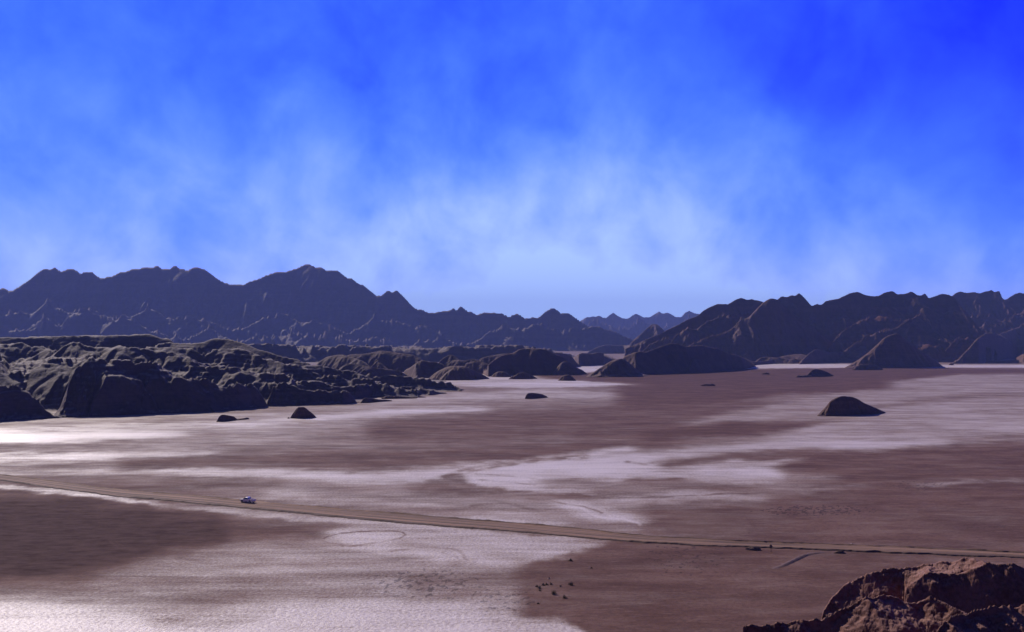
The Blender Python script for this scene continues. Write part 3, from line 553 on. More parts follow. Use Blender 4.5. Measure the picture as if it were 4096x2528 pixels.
# dark wheel tracks / streams: free curves (points, width, value)
curves = [
 ([(1400,1092),(1300,1100),(1200,1112),(1120,1125),(1060,1142),(1010,1165)], 8, 0.1),
 ([(1070,1143),(1110,1160),(1180,1174),(1300,1183),(1400,1187)], 8, 0.12),
 ([(1060,1148),(1120,1170),(1220,1182),(1330,1190)], 7, 0.25),
 ([(1120,1145),(1200,1152),(1280,1160)], 2.2, 0.35),
 ([(1140,1133),(1220,1140),(1330,1150)], 2.2, 0.45),
 ([(1400,1187),(1560,1192),(1700,1182),(1850,1178)], 2.5, 0.05),
 ([(775,1290),(790,1283),(830,1274),(900,1269),(960,1271),(972,1280),(958,1288)], 1.8, 0.0),
 ([(958,1288),(920,1297),(880,1301),(830,1303),(790,1301),(770,1294)], 1.6, 0.2),
 ([(820,1305),(860,1304),(890,1301)], 4, 0.0),
 ([(940,1318),(1010,1310),(1080,1311),(1110,1325),(1115,1340)], 3, 0.25),
 ([(1060,1322),(1090,1328),(1100,1342)], 2.5, 0.3),
 ([(1380,1208),(1400,1220),(1420,1235),(1460,1240),(1510,1243),(1530,1255)], 3, 0.85),
 ([(240,1206),(232,1235),(245,1275),(280,1310),(340,1340)], 2.5, -0.2),
 ([(250,1206),(243,1235),(258,1275),(293,1308),(353,1335)], 2.0, -0.2),
 ([(1130,1210),(1200,1200),(1260,1215),(1290,1225)], 4, 0.15),
 ([(1260,1193),(1340,1203),(1400,1212),(1440,1228)], 2.5, 0.15),
 ([(1640,1145),(1560,1150),(1500,1150)], 3, 0.1),
 ([(1500,1105),(1540,1112),(1560,1108)], 4, 0.25),
]
NCOL, NROW = 1500, 760
uu = np.concatenate([np.tan(np.radians(np.linspace(-31, 31, NCOL)))])
py = np.concatenate([np.linspace(2900, 1600, int(NROW*.62)), 1377.5+(1600-1377.5)*(np.linspace(1, 0, NROW-int(NROW*.62)+1)[1:])**1.25])
_, tt = pix(2048, py); yy = -CAMH/tt
Yg, Ug = np.meshgrid(yy, uu, indexing='ij'); Xg = Ug*Yg
px, pyy = topix(Xg, Yg, np.full_like(Xg, -CAMH))
# natural wander of every edge, from noise on the ground itself
w1 = fbm(Xg/35, Yg/60, 5, 201, 0.6); w2 = fbm(Xg/8, Yg/14, 4, 221, 0.6)
sc = np.clip((pyy-1380)/700.0, 0.05, 1.3)
pyw = pyy + w1*17*sc + w2*9*sc; pxw = px + fbm(Xg/50, Yg/60, 4, 231)*45*sc
salt = np.zeros_like(px)
for pts, val, fe, st in bands:
    xs, a, b = pts.T
    xs = xs.copy()
    if xs[0] <= 0: xs[0] -= 400
    if xs[-1] >= 2440*K: xs[-1] += 400
    ya = np.interp(pxw, xs, a); yb = np.interp(pxw, xs, b)
    f2 = fe*2.3*np.clip(sc*1.4, .25, 1.1)
    m = sstep(-f2, f2, pyw-ya)*sstep(-f2, f2, yb-pyw)
    thick = np.clip((yb-ya)/4, 0, 1)
    ex = np.clip(90*np.ones_like(px), 30, 200)
    e = sstep(xs[0]-ex, xs[0]+20, pxw)*sstep(-xs[-1]-ex, -xs[-1]+20, -pxw)
    m = m*e*st*thick; salt = salt*(1-m)+val*m
pyc = pyy + w2*4*sc; pxc = px + fbm(Xg/20, Yg/20, 3, 241)*10*sc
for pts, wd, val in curves:
    p = np.array(pts, float)*K; wd = wd*K*0.8
    for _ in range(3): p = np.concatenate([p[:1], np.stack([p[:-1]*.75+p[1:]*.25, p[:-1]*.25+p[1:]*.75], 1).reshape(-1, 2), p[-1:]])
    x0, y0 = p.min(0)-40; x1, y1 = p.max(0)+40
    sel = (px > x0) & (px < x1) & (pyy > y0) & (pyy < y1)
    qx, qy = pxc[sel], pyc[sel]; dd = np.full(qx.shape, 1e9)
    for (ax, ay), (bx, by) in zip(p[:-1], p[1:]):
        L2 = (bx-ax)**2+((by-ay)*3)**2+1e-6
        t = np.clip(((qx-ax)*(bx-ax)+(qy-ay)*9*(by-ay))/L2, 0, 1)
        dd = np.minimum(dd, np.hypot((qx-ax-t*(bx-ax))/2.2, qy-ay-t*(by-ay)))
    m = (1-sstep(wd*0.2, wd*1.6, dd))*np.clip(0.7+1.1*fbm(Xg[sel]/6, Yg[sel]/9, 3, 251), 0.12, 1)
    salt[sel] = salt[sel]*(1-m*.8)+val*m*.8
# patchy damp clods as a stain mask
clod = np.zeros_like(px)
for (x0, y0, x1, y1, thr, s_) in [(2960*1.0, 2015, 3560, 2070, 0.10, 1.0), (3480, 1915, 3850, 1970, 0.22, .7), (1380, 2255, 2020, 2420, 0.17, .8), (2480, 2130, 3000, 2330, 0.34, .9), (3750, 2090, 4096, 2120, 0.3, .6), (1850, 2330, 2200, 2470, .2, .7)]:
    cx_, cy_ = (x0+x1)/2, (y0+y1)/2
    m = np.clip(1-((px-cx_)/((x1-x0)/2))**2-((pyy-cy_)/((y1-y0)/2))**2, 0, 1)**0.5
    v = fbm(Xg/1.6, Yg/2.6, 4, 301, 0.6)
    clod = np.maximum(clod, s_*sstep(thr, thr+0.12, v*1.3*m + (m-1)*0.5))
m, nt, b = new_mat('salt_plain')
geo = nt.nodes.new('ShaderNodeNewGeometry'); P = geo.outputs['Position']
at = nt.nodes.new('ShaderNodeAttribute'); at.attribute_name = 'salt'; s0 = at.outputs['Fac']
ac = nt.nodes.new('ShaderNodeAttribute'); ac.attribute_name = 'clod'
big = noise(nt, mapping(nt, P, scale=(0.6, 1, 1), rot=(0, 0, 0.12)), 0.022, 8, 0.62)
mid = noise(nt, mapping(nt, P, scale=(0.55, 1, 1)), 0.11, 6, 0.65, 0.4)
fine = noise(nt, P, 1.3, 5, 0.7)
streak = noise(nt, mapping(nt, P, scale=(0.22, 1, 1), rot=(0, 0, 0.10)), 0.04, 7, 0.62, 0.5)
tex = mathn(nt, 'ADD', mathn(nt, 'MULTIPLY', s0, 1.0), 0.30, None, True)
v = mathn(nt, 'ADD', s0, mathn(nt, 'MULTIPLY', mathn(nt, 'MULTIPLY', mathn(nt, 'SUBTRACT', streak, 0.5), tex), 0.8))
v = mathn(nt, 'ADD', v, mathn(nt, 'MULTIPLY', mathn(nt, 'MULTIPLY', mathn(nt, 'SUBTRACT', big, 0.5), tex), 0.9))
v = mathn(nt, 'ADD', v, mathn(nt, 'MULTIPLY', mathn(nt, 'SUBTRACT', mid, 0.5), 0.6))
thin = noise(nt, mapping(nt, P, scale=(0.09, 1, 1), rot=(0, 0, -0.16)), 0.30, 6, 0.7, 0.6)
thin2 = noise(nt, mapping(nt, P, scale=(0.12, 1, 1), rot=(0, 0, 0.22)), 0.11, 6, 0.7, 0.8)
v = mathn(nt, 'ADD', v, mathn(nt, 'MULTIPLY', mathn(nt, 'MULTIPLY', mathn(nt, 'SUBTRACT', thin, 0.5), tex), 0.75))
v = mathn(nt, 'ADD', v, mathn(nt, 'MULTIPLY', mathn(nt, 'MULTIPLY', mathn(nt, 'SUBTRACT', thin2, 0.5), tex), 0.75))
amp = mathn(nt, 'ADD', mathn(nt, 'MULTIPLY', s0, 0.8), 0.15)
v = mathn(nt, 'ADD', v, mathn(nt, 'MULTIPLY', mathn(nt, 'MULTIPLY', mathn(nt, 'SUBTRACT', fine, 0.5), amp), 1.7))
sf = maprange(nt, v, -0.12, 1.15)
soiln = noise(nt, mapping(nt, P, scale=(0.5, 1, 1)), 0.05, 6, 0.6)
soil = mixc(nt, maprange(nt, soiln, 0.35, 0.65), (0.115, 0.057, 0.045), (0.180, 0.098, 0.078))
soil = mixc(nt, mathn(nt, 'MULTIPLY', maprange(nt, noise(nt, mapping(nt, P, scale=(0.3, 1, 1)), 0.35, 5, 0.7), 0.55, 0.72), 0.45), soil, (0.085, 0.05, 0.045))
saltc = mixc(nt, fine, (0.56, 0.44, 0.38), (0.90, 0.79, 0.72))
soil = mixc(nt, mathn(nt, 'MULTIPLY', maprange(nt, noise(nt, P, 0.7, 6, 0.7), 0.46, 0.66), 0.5), soil, (0.075, 0.042, 0.036))
soil = mixc(nt, mathn(nt, 'MULTIPLY', maprange(nt, noise(nt, mapping(nt, P, scale=(0.35, 1, 1), rot=(0, 0, -0.25)), 0.5, 6, 0.65), 0.54, 0.68), 0.45), soil, (0.24, 0.15, 0.125))
soil = mixc(nt, maprange(nt, v, 0.02, -0.34), soil, mixc(nt, maprange(nt, noise(nt, mapping(nt, P, scale=(0.5, 1, 1)), 0.3, 8, 0.72), 0.3, 0.7), (0.062, 0.036, 0.033), (0.125, 0.080, 0.072)))
c = mixc(nt, sf, soil, saltc)
c = mixc(nt, mathn(nt, 'MULTIPLY', ac.outputs['Fac'], 0.8), c, (0.055, 0.034, 0.032))
L(nt, c, b.inputs['Base Color'])
L(nt, maprange(nt, sf, 0, 1, 0.8, 0.5), b.inputs['Roughness']); L(nt, mathn(nt, 'MULTIPLY', maprange(nt, sf, 0, 1, 0.022, 0.26), maprange(nt, v, -0.30, 0.05, 0.15, 1.0)), b.inputs['Specular IOR Level'])
bp = nt.nodes.new('ShaderNodeBump'); bp.inputs['Distance'].default_value = 0.35
L(nt, maprange(nt, s0, 0.0, 0.6, 0.45, 0.95), bp.inputs['Strength'])
L(nt, noise(nt, P, 0.9, 6, 0.62), bp.inputs['Height']); L(nt, bp.outputs[0], b.inputs['Normal'])
M_ground = m
Pg = np.stack([Xg, Yg, fbm(Xg/40, Yg/40, 3, 7)*0.10], -1)
# close the sheet with coarse skirts out to the far edges
Pg[:, 0, 2] = 0; Pg[:, -1, 2] = 0; Pg[-1, :, 2] = 0; Pg[0, :, 2] = 0
g = grid_mesh('ground', Pg, np.ones((Pg.shape[0]-1, Pg.shape[1]-1), bool), M_ground, attrs={'salt': salt, 'clod': clod})
tag(g, kind='structure')
yn, yf = float(yy[0]), float(yy[-1]); uL, uR = float(uu[0]), float(uu[-1]); E = 13000.0
def poly_obj(name, V, Fc, mat, kind='structure'):
    me = bpy.data.meshes.new(name); me.from_pydata(V, [], Fc); me.update(); me.materials.append(mat)
    o = link(bpy.data.objects.new(name, me)); tag(o, kind=kind); return o
poly_obj('ground', [(uL*yn, yn, 0), (uL*yf, yf, 0), (-E, yf, 0), (-E, yn, 0), (uR*yn, yn, 0), (uR*yf, yf, 0), (E, yf, 0), (E, yn, 0), (-E, -900, 0), (E, -900, 0)],
         [(3, 0, 1, 2), (4, 7, 6, 5), (8, 9, 7, 4, 0, 3)], M_ground)

# ------------------------------------------------------------------ dirt road
top = [(-150,1885),(0,1899),(248,1930),(496,1961),(760,1982),(1024,2008),(1270,2029),(1520,2049),(1800,2072),(2048,2092),(2300,2115),(2544,2142),(2800,2157),(3072,2170),(3300,2177),(3568,2187),(3800,2197),(4096,2212),(4300,2222)]
bot = [(-150,1903),(0,1922),(248,1957),(496,1988),(760,2012),(1024,2036),(1270,2060),(1520,2084),(1800,2108),(2048,2127),(2300,2148),(2544,2168),(2800,2182),(3072,2193),(3300,2202),(3568,2213),(3800,2222),(4096,2233),(4300,2243)]
A = np.array([gp(x, y)[:2] for x, y in top]); B = np.array([gp(x, y)[:2] for x, y in bot])
n = 1400; xs = np.linspace(A[0,0], A[-1,0], n)
ya = hermite(A[:,0], A[:,1], xs); xb = np.linspace(B[0,0], B[-1,0], n); yb = hermite(B[:,0], B[:,1], xb)
cw = 46; s = np.linspace(-0.07, 1.07, cw)
RX = xs[:,None]*(1-s)+xb[:,None]*s; RY = ya[:,None]*(1-s)+yb[:,None]*s
along = xs[:,None]+0*s
RY = RY + (s-0.5)*2*np.abs(s-0.5)*2*(1.0*fbm(along/9, s*0+3.3, 4, 405)+0.5*fbm(along/2.0, s*0+1.3, 3, 406))
berm = lambda c0, w, a: a*np.exp(-((s-c0)/w)**2)
jz = 0.75+0.8*fbm(RX/6, RY/6, 3, 401)
RZ = 0.15 + (berm(0.02, 0.05, 0.30)+berm(0.98, 0.06, 0.22))*np.clip(jz, .25, 1.8) + 0.035*np.cos(s*2*np.pi*4+fbm(RX/20, RY/20, 2, 402)*3)
RZ = RZ + fbm(RX/1.5, RY/1.5, 3, 403)*0.03
edge = np.clip(1-np.abs(s-0.5)/0.57, 0, 1); RZ = RZ*sstep(0.0, 0.16, edge) - 0.12*(1-sstep(0.0, 0.06, edge))
m, nt, b = new_mat('road_dirt'); geo = nt.nodes.new('ShaderNodeNewGeometry'); P = geo.outputs['Position']
at = nt.nodes.new('ShaderNodeAttribute'); at.attribute_name = 'across'
cmb = nt.nodes.new('ShaderNodeCombineXYZ'); sp = nt.nodes.new('ShaderNodeSeparateXYZ'); L(nt, P, sp.inputs[0])
L(nt, mathn(nt, 'MULTIPLY', sp.outputs[0], 0.012), cmb.inputs[0]); L(nt, mathn(nt, 'MULTIPLY', at.outputs['Fac'], 9.0), cmb.inputs[1])
tr = noise(nt, cmb.outputs[0], 1.0, 5, 0.6)
c = mixc(nt, maprange(nt, tr, 0.40, 0.60), (0.085, 0.047, 0.032), (0.36, 0.205, 0.13))
ed = mathn(nt, 'ABSOLUTE', mathn(nt, 'SUBTRACT', at.outputs['Fac'], 0.5))
ed = mathn(nt, 'ADD', ed, mathn(nt, 'MULTIPLY', mathn(nt, 'SUBTRACT', noise(nt, P, 0.25, 4), 0.5), 0.15))
c = mixc(nt, maprange(nt, ed, 0.40, 0.52), c, (0.085, 0.05, 0.043))
c = mixc(nt, mathn(nt, 'MULTIPLY', noise(nt, P, 1.5, 5, 0.7), 0.5), c, (0.16, 0.10, 0.075))
L(nt, c, b.inputs['Base Color']); b.inputs['Roughness'].default_value = 0.9; b.inputs['Specular IOR Level'].default_value = 0.2
o = grid_mesh('dirt_road', np.stack([RX, RY, RZ], -1)[:, ::-1], np.ones((n-1, cw-1), bool), m, attrs={'across': (s+0*RX)[:, ::-1]})
tag(o, kind='structure')

# ------------------------------------------------------------------ small mesh builder
class MB:
    def __init__(s): s.v = []; s.f = []
    def add(s, V, F_):
        k = len(s.v); s.v += [tuple(p) for p in V]; s.f += [tuple(i+k for i in f) for f in F_]; return s
    def box(s, x0, x1, y0, y1, z0, z1):
        return s.add([(x0,y0,z0),(x1,y0,z0),(x1,y1,z0),(x0,y1,z0),(x0,y0,z1),(x1,y0,z1),(x1,y1,z1),(x0,y1,z1)],
                     [(0,3,2,1),(4,5,6,7),(0,1,5,4),(1,2,6,5),(2,3,7,6),(3,0,4,7)])
    def cyl(s, c, r, h, ax='y', n=20, r2=None):
        r2 = r if r2 is None else r2; V = []
        for k, (rr, o) in enumerate(((r, -h/2), (r2, h/2))):
            for i in range(n):
                a = 2*math.pi*i/n; p = (rr*math.cos(a), rr*math.sin(a))
                V.append({'y': (c[0]+p[0], c[1]+o, c[2]+p[1]), 'z': (c[0]+p[0], c[1]+p[1], c[2]+o), 'x': (c[0]+o, c[1]+p[0], c[2]+p[1])}[ax])
        Fc = [(i, (i+1) % n, n+(i+1) % n, n+i) for i in range(n)]+[tuple(range(n))[::-1], tuple(range(n, 2*n))]
        return s.add(V, Fc)
    def loft(s, secs, close=True):
        n = len(secs[0]); V = [p for q in secs for p in q]; Fc = []
        for k in range(len(secs)-1):
            for i in range(n): Fc.append((k*n+i, k*n+(i+1) % n, (k+1)*n+(i+1) % n, (k+1)*n+i))
        if close: Fc += [tuple(range(n))[::-1], tuple(range((len(secs)-1)*n, len(secs)*n))]
        return s.add(V, Fc)
    def build(s, name, mat, parent=None, bevel=0.0, smooth=True):
        me = bpy.data.meshes.new(name); me.from_pydata(s.v, [], s.f); me.update()
        import bmesh
        bm = bmesh.new(); bm.from_mesh(me); bmesh.ops.recalc_face_normals(bm, faces=bm.faces)
        if bevel: bmesh.ops.bevel(bm, geom=[e for e in bm.edges], offset=bevel, segments=2, affect='EDGES', clamp_overlap=True)
        bm.to_mesh(me); bm.free()
        me.materials.append(mat); me.polygons.foreach_set('use_smooth', np.full(len(me.polygons), False))
        return link(bpy.data.objects.new(name, me), parent)

# ------------------------------------------------------------------ pickup truck (x forward, y left, origin on the ground at the middle)
M_paint = plain('dusty_silver_paint', (0.92, 0.78, 0.70), 0.28, 0.0, 0.8, 0.04, 2)
_b = M_paint.node_tree.nodes['Principled BSDF']; _b.inputs['Coat Weight'].default_value = 1.0; _b.inputs['Coat Roughness'].default_value = 0.12
M_paintlow = plain('dusty_lower_body', (0.55, 0.38, 0.36), 0.7, 0.0, 0.4, 0.15, 3)
M_glass = plain('window_glass', (0.02, 0.025, 0.05), 0.08, 0.0, 0.8, 0.0)
M_tyre = plain('tyre_rubber', (0.03, 0.026, 0.026), 0.8); M_rim = plain('rim_alloy', (0.35, 0.33, 0.33), 0.4, 0.7)
M_black = plain('black_trim', (0.03, 0.028, 0.03), 0.6); M_redl = plain('red_lamp', (0.45, 0.02, 0.02), 0.25); M_clear = plain('clear_lamp', (0.75, 0.75, 0.8), 0.15)
M_plate = plain('plate', (0.6, 0.6, 0.6), 0.5); M_chrome = plain('chrome', (0.6, 0.6, 0.62), 0.15, 0.9)
tx, ty, _ = gp(991, 2011)
truck = link(bpy.data.objects.new('pickup_truck', None)); truck.location = (tx, ty, 0.10)
i0 = int(np.argmin(np.abs(xs-tx))); hd = math.atan2(ya[i0-20]-ya[i0+20], xs[i0-20]-xs[i0+20]); truck.rotation_euler = (0, 0, hd)
tag(truck, 'pale dusty pickup truck driving along the dirt road', 'truck')
def sec(x, w, z0, z1, wt=None, r=0.10):
    wt = w if wt is None else wt
    return [(x,-w,z0+r),(x,-w+.04,z0),(x,w-.04,z0),(x,w,z0+r),(x,w*1.01,(z0+z1)/2),(x,wt,z1-r*.7),(x,wt-.10,z1),(x,-wt+.10,z1),(x,-wt,z1-r*.7),(x,-w*1.01,(z0+z1)/2)]
b1 = MB()
b1.loft([sec(2.62,.70,.50,.88),sec(2.55,.84,.42,1.00),sec(2.35,.90,.40,1.07),sec(1.9,.92,.40,1.12),sec(1.25,.93,.40,1.17),sec(0.6,.93,.40,1.18),sec(-.75,.93,.40,1.18)])
b1.build('body', M_paint, truck)
low = MB(); low.box(-.72,1.15,-.955,-.93,.36,.62); low.box(-.72,1.15,.93,.955,.36,.62); low.build('side_sill', M_paintlow, truck)
bed = MB()   # open bed: floor, two sides, front wall
bed.box(-2.52,-.76,-.93,-.80,.50,1.20); bed.box(-2.52,-.76,.80,.93,.50,1.20); bed.box(-2.50,-.76,-.80,.80,.50,.66); bed.box(-.84,-.76,-.80,.80,.66,1.20)
bed.build('bed', M_paint, truck, 0.012)
tg = MB(); tg.box(-2.60,-2.523,-.86,.86,.62,1.19); tgo = tg.build('tailgate', M_paint, truck, 0.012)
MB().box(-2.612,-2.602,-.14,.14,.98,1.05).build('handle', M_black, tgo)
cabn = MB()
def csec(x, w, z1, wt): return [(x,-w,1.15),(x,w,1.15),(x,wt+.03,z1-.17),(x,wt-.22,z1),(x,-wt+.22,z1),(x,-wt-.03,z1-.17)]
cabn.loft([[(1.22,-.86,1.15),(1.22,.86,1.15),(1.16,.85,1.20),(1.14,.80,1.22),(1.14,-.80,1.22),(1.16,-.85,1.20)], csec(.52,.88,1.70,.72), csec(.30,.89,1.79,.70), csec(-.20,.89,1.83,.69), csec(-.62,.88,1.80,.70), [(-.82,-.86,1.15),(-.82,.86,1.15),(-.70,.74,1.62),(-.68,.64,1.72),(-.68,-.64,1.72),(-.70,-.74,1.62)]])
cab = cabn.build('cab', M_paint, truck)
def quad(pts, nrm, th=0.012):
    n_ = Vector(nrm).normalized(); P0 = [Vector(p)+n_*0.004 for p in pts]; P1 = [p+n_*th for p in P0]
    k = len(pts); return MB().add(P0+P1, [tuple(range(k))[::-1], tuple(range(k, 2*k))]+[(i, (i+1) % k, k+(i+1) % k, k+i) for i in range(k)])
quad([(1.14,-.74,1.25),(1.14,.74,1.25),(.56,.64,1.68),(.56,-.64,1.68)], (.6,0,.8), 0.03).build('windshield', M_glass, truck)
quad([(-.80,.66,1.26),(-.80,-.66,1.26),(-.705,-.58,1.62),(-.705,.58,1.62)], (-.98,0,.2), 0.02).build('rear_window', M_glass, truck)
for sg in (-1, 1):
    for pts in ([(.98,1.22),(.33,1.22),(.33,1.66),(.50,1.62)], [(.24,1.22),(-.66,1.22),(-.60,1.60),(.24,1.67)]):
        q3 = [(x, sg*(.885-(z-1.15)*.30), z) for x, z in pts]
        if sg < 0: q3 = q3[::-1]
        quad(q3, (0, sg, .3), 0.025).build('side_window', M_glass, truck)
    dmb = MB().box(-.70,.28,sg*.935-.006,sg*.935+.006,.62,1.14); d = dmb.build('door', M_paint, truck, 0.004)
    MB().box(-.62,-.46,sg*.955-.01,sg*.955+.01,1.00,1.04).build('handle', M_chrome, d)
    dmb = MB().box(.31,1.20,sg*.935-.006,sg*.935+.006,.62,1.14); d = dmb.build('door', M_paint, truck, 0.004)
    MB().box(.38,.54,sg*.955-.01,sg*.955+.01,1.00,1.04).build('handle', M_chrome, d)
    MB().box(.80,.98,sg*1.05-.09,sg*1.05+.09,1.18,1.36).build('mirror', M_black, truck, 0.02)
    MB().box(2.46,2.60,sg*.70-.14,sg*.70+.14,.78,.98).build('headlight', M_clear, truck, 0.02)
    MB().box(-2.63,-2.54,sg*.90-.05,sg*.90+.05,.72,1.12).build('taillight', M_redl, truck, 0.01)
    for wx_ in (1.62, -1.62):
        w = MB().cyl((wx_, sg*.80, .39), .39, .26, 'y', 28).build('wheel', M_tyre, truck, 0.02)
        MB().cyl((wx_, sg*.935, .39), .23, .03, 'y', 20, .21).build('rim', M_rim, w)
        MB().cyl((wx_, sg*.90, .47), .46, .075, 'y', 28).build('wheel_arch', M_black, truck)
MB().box(2.55,2.70,-.85,.85,.46,.66).build('front_bumper', M_paintlow, truck, 0.03)
MB().box(-2.76,-2.60,-.85,.85,.44,.60).build('rear_bumper', M_chrome, truck, 0.02)
MB().box(2.56,2.645,-.52,.52,.70,.90).build('grille', M_black, truck, 0.01)

# ------------------------------------------------------------------ road sign
M_post = plain('weathered_post', (0.12, 0.07, 0.055), 0.8); M_signb = plain('rusty_sign_back', (0.10, 0.055, 0.045), 0.7); M_signf = plain('faded_yellow_sheet', (0.5, 0.33, 0.05), 0.5)
gx_, gy_, _ = gp(3084.5, 2209)
sign = link(bpy.data.objects.new('road_sign', None)); sign.location = (gx_, gy_, 0); sign.rotation_euler = (0, 0, math.radians(-38))
tag(sign, 'brown diamond road sign on a thin post beside the dirt road', 'sign')
MB().box(-.045,.045,-.045,.045,-.3,1.85).build('post', M_post, sign, 0.008)
dm = [(-.46,0),(-.43,-.04),(0,-.46),(.43,-.04),(.46,0),(.43,.04),(0,.46),(-.43,.04)]
def dia(y0, y1, k=1.0):
    n_ = len(dm); V = [(a*k, y0, 1.52+b_*k) for a, b_ in dm]+[(a*k, y1, 1.52+b_*k) for a, b_ in dm]
    return MB().add(V, [tuple(range(n_))[::-1], tuple(range(n_, 2*n_))]+[(i, (i+1) % n_, n_+(i+1) % n_, n_+i) for i in range(n_)])
sb = dia(-.066, -.050).build('panel', M_signb, sign)
dia(-.074, -.069, .93).build('panel_back_plate', M_signb, sb)

# ------------------------------------------------------------------ bushes
M_leafs = []
for i, (a, b_) in enumerate((((.055,.06,.02),(.12,.115,.045)), ((.06,.045,.02),(.13,.085,.045)), ((.04,.045,.018),(.085,.08,.035)))):
    m, nt, b = new_mat('shrub_leaf'); geo = nt.nodes.new('ShaderNodeNewGeometry')
    L(nt, mixc(nt, maprange(nt, noise(nt, geo.outputs['Position'], 5, 3), .35, .65), a, b_), b.inputs['Base Color']); b.inputs['Roughness'].default_value = .8; M_leafs.append(m)
M_twig = plain('twig', (0.09, 0.06, 0.045), 0.9)
def bush(x, y, wpx, label, mi, seed, tall=0.62):
    bx, by, _ = gp(x, y); d = math.hypot(bx, by); w = wpx/F_*by/2
    rr = np.random.RandomState(seed); V = []; Fc = []
    n_ = 900
    a = rr.rand(n_)*2*np.pi; rad = np.sqrt(rr.rand(n_)); hh = rr.rand(n_)**0.7
    env = np.sqrt(np.clip(1-rad**2, 0, 1)); lum = 0.75+0.35*np.sin(a*3+seed)+0.15*np.sin(a*7+seed*2)
    cx_ = np.cos(a)*rad*w*lum; cy_ = np.sin(a)*rad*w*lum; cz_ = 0.02+hh*env*2*w*tall*(0.75+0.35*np.cos(a*2+seed))
    for i in range(n_):
        s_ = w*(0.07+0.08*rr.rand()); th = rr.rand()*6.28; out = Vector((cx_[i]*.7+rr.randn()*.3*w, cy_[i]*.7+rr.randn()*.3*w, w*(.7+rr.rand()))).normalized()
        sd_ = out.cross(Vector((math.cos(th), math.sin(th), .2))).normalized(); p = Vector((cx_[i], cy_[i], cz_[i])); k = len(V)
        V += [p-sd_*s_*.3, p+sd_*s_*.3, p+out*s_*1.6]; Fc.append((k, k+1, k+2))
    me = bpy.data.meshes.new('foliage'); me.from_pydata(V, [], Fc); me.update(); me.materials.append(M_leafs[mi])
    root = link(bpy.data.objects.new('bush', None)); root.location = (bx, by, 0); tag(root, label, 'bush', 'low shrubs scattered on the brown soil')
    link(bpy.data.objects.new('foliage', me), root)
    tw = MB()
    for i in range(10):
        aa = rr.rand()*6.28; e = Vector((math.cos(aa)*w*.6, math.sin(aa)*w*.6, w*tall*1.0)); 
        tw.loft([[(math.cos(q)*.03*w*2, math.sin(q)*.03*w*2, -.05) for q in (0, 2.1, 4.2)], [(e.x+math.cos(q)*.01, e.y+math.sin(q)*.01, e.z) for q in (0, 2.1, 4.2)]])
    tw.build('stems', M_twig, root)
ZB = lambda a, b_: (2100+a*.15873, 2180+b_*.15873)
for i, (a, b_, w, mi, lab, tall) in enumerate([
    (1150, 400, 105, 2, 'dark green shrub at the edge of the salt, farthest up of all', .55),
    (1675, 590, 60, 1, 'tiny reddish shrub, rightmost and alone on the bare soil', .6),
    (1160, 1015, 140, 1, 'wide brown-green shrub, right end of the middle row', .6),
    (892, 1050, 62, 1, 'tiny brownish shrub just left of the wide one', .7),
    (655, 1000, 75, 2, 'small round shrub right of the yellow-green clump', .7),
    (545, 1008, 85, 0, 'yellow-green shrub at the right end of the joined clump', .6),
    (462, 1020, 95, 0, 'yellow-green shrub in the middle of the joined clump', .6),
    (300, 1058, 85, 1, 'brownish shrub at the left end of the joined clump', .6),
    (365, 1100, 100, 0, 'bright yellow-green shrub at the bend of the joined clump', .9),
    (375, 1160, 75, 2, 'dark shrub at the lower tip of the joined clump', .7),
    (727, 1250, 140, 0, 'tall green shrub directly below the small round one', .85),
    (997, 1345, 118, 2, 'dark round shrub, lowest on the right of the group', .75),
    (330, 1485, 68, 2, 'small dark shrub, lowest of all at the salt edge', .6),
    (608, 832, 40, 1, 'tiny dark shrub above the clump beside a pale stone', .7)]):
    x, y = ZB(a, b_); bush(x, y, w*.15873*1.05, lab, mi, 60+i, tall)

# ------------------------------------------------------------------ roadside stones, earth pile and berm
def stone(x, y, wpx, h, label, seed, mat, name='rock', cat='rock', dx=1.0, rot=0.0):
    bx, by, _ = gp(x, y); w = wpx/F_*by/2
    nu, nv = 40, 22; a = np.linspace(0, 2*np.pi, nu+1)[:-1]; e = np.linspace(-0.25, np.pi/2, nv)
    A_, E_ = np.meshgrid(a, e); xx = np.cos(A_)*np.cos(E_); y_ = np.sin(A_)*np.cos(E_); zz = np.sin(E_)
    n_ = 1+0.35*fbm(xx*1.6+seed, y_*1.6+zz*1.3, 4, seed)
    Px = xx*n_*w; Py = y_*n_*w*dx; Pz = np.maximum(zz, -.1)*n_*h
    c_, s_ = math.cos(rot), math.sin(rot)
    V = np.stack([Px*c_-Py*s_, Px*s_+Py*c_, Pz], -1); V = np.concatenate([V, V[:, :1]], 1)
    o = grid_mesh(name, V, np.ones((nv-1, nu), bool), mat); o.location = (bx, by, 0); tag(o, label, cat); return o
M_pale = plain('pale_stone', (0.45, 0.33, 0.29), 0.8, var=.2)
M_earth = hill_mat('loose_earth', (0.08, 0.045, 0.04), (0.14, 0.08, 0.066), (0.16, 0.09, 0.075), .5, .5, .12, 3.0)
stone(3409, 2181, 22, 0.42, 'pale boulder on the far verge of the dirt road', 3, M_pale, dx=.7)
stone(3014, 2200, 58, 0.75, 'long dark heap of earth by the near road edge left of the sign', 5, M_earth, 'earth_heap', 'earth heap', .5, -.2)
stone(2195, 2316, 9, 0.22, 'small pale stone above the yellow-green clump of shrubs', 8, M_pale)
stone(3358, 2212, 44, 0.5, 'low earth heap against the road edge right of the sign', 9, M_earth, 'earth_heap', 'earth heap', .5, -.1)
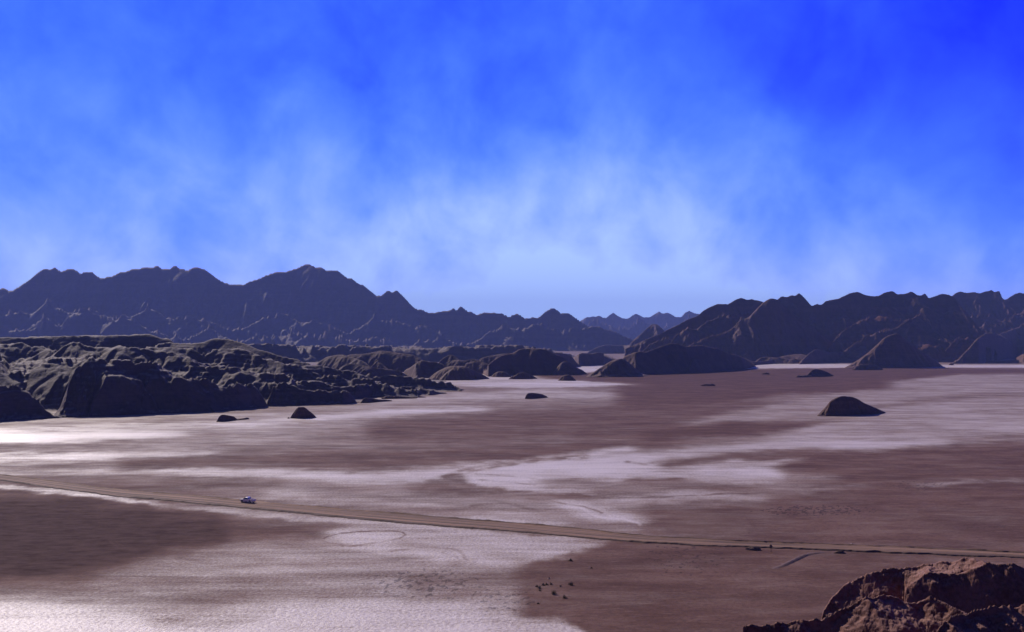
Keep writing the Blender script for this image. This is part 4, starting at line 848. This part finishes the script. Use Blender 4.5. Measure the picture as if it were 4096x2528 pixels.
# diagonal bank running away from the road
p0 = gp(3300, 2208); p1 = gp(3235, 2218); p2 = gp(3190, 2236); p3 = gp(3135, 2262); p4 = gp(3085, 2277)
cl_ = np.array([p0, p1, p2, p3, p4])[:, :2]; tq = np.linspace(0, 4, 200)
bxs = hermite(np.arange(5), cl_[:,0], tq); bys = hermite(np.arange(5), cl_[:,1], tq)
dxs = np.gradient(bxs); dys = np.gradient(bys); ln = np.hypot(dxs, dys); nx, ny = -dys/ln, dxs/ln
sw = np.linspace(-1, 1, 21); wB = 1.0
hB = 0.4*np.sin(np.clip(tq/4, 0, 1)*np.pi)**.6
PX = bxs[:,None]+nx[:,None]*sw*wB; PY = bys[:,None]+ny[:,None]*sw*wB
PZ = hB[:,None]*np.cos(sw*np.pi/2)**1.2*(1+.25*fbm(PX/2.5, PY/2.5, 3, 55)) - .03
o = grid_mesh('earth_bank', np.stack([PX, PY, PZ], -1), np.ones((199, 20), bool), M_earth)
tag(o, 'low diagonal bank of dark earth running from the road towards the viewer', 'earth bank')

# ------------------------------------------------------------------ dust in the air
def dust(x, y, size, dens, rz, seed):
    bx, by, _ = gp(x, y); bm_ = MB(); n1_, n2_ = 28, 16
    secs = []
    for i in range(n2_+1):
        f = i/n2_; e = -math.pi/2+math.pi*f
        secs.append([(size[0]*math.sin(e), size[1]*math.cos(e)*math.cos(2*math.pi*j/n1_)*(1+.2*math.sin(3*2*math.pi*j/n1_+i*.7+seed)), size[2]*max(0.02, 1+math.cos(e)*math.sin(2*math.pi*j/n1_)*(1+.15*math.sin(i*.9+seed)))) for j in range(n1_)])
    bm_.loft(secs)
    m = bpy.data.materials.new('dust'); m.use_nodes = True; nt = m.node_tree; nt.nodes.clear()
    pv = nt.nodes.new('ShaderNodeVolumePrincipled'); pv.inputs['Color'].default_value = (0.85, 0.62, 0.46, 1); pv.inputs['Density'].default_value = dens
    pv.inputs['Anisotropy'].default_value = 0.3
    out = nt.nodes.new('ShaderNodeOutputMaterial'); L(nt, pv.outputs[0], out.inputs['Volume'])
    o = bm_.build('dust', m); o.location = (bx, by, 0.12); o.rotation_euler = (0, 0, rz); tag(o, kind='stuff'); return o
dust(1043, 2016, (4.2, 1.3, 0.42), 0.10, hd, 1)
dust(2835, 2165, (11, 5, 4.0), 0.008, -.15, 2)

# ------------------------------------------------------------------ haze
me = bpy.data.meshes.new('haze'); hx, ht = 13200.0, 580.0
me.from_pydata([(-hx,-1000,-3.5),(hx,-1000,-3.5),(hx,13800,-3.5),(-hx,13800,-3.5),(-hx,-1000,ht),(hx,-1000,ht),(hx,13800,ht),(-hx,13800,ht)], [],
   [(0,3,2,1),(4,5,6,7),(0,1,5,4),(1,2,6,5),(2,3,7,6),(3,0,4,7)])
hm = bpy.data.materials.new('haze'); hm.use_nodes = True; nt = hm.node_tree; nt.nodes.clear()
pv = nt.nodes.new('ShaderNodeVolumePrincipled'); pv.inputs['Color'].default_value = (0.34, 0.44, 1.0, 1); pv.inputs['Density'].default_value = 6.4e-5; pv.inputs['Anisotropy'].default_value = 0.0
out = nt.nodes.new('ShaderNodeOutputMaterial'); L(nt, pv.outputs[0], out.inputs['Volume'])
me.materials.append(hm); hz_o = link(bpy.data.objects.new('haze', me)); tag(hz_o, kind='stuff')
print('verts', sum(len(o.data.vertices) for o in C.objects if o.type == 'MESH'), 'top', max((o.matrix_world @ Vector(c)).z for o in C.objects if o.type == 'MESH' and o.name != 'haze' for c in o.bound_box))
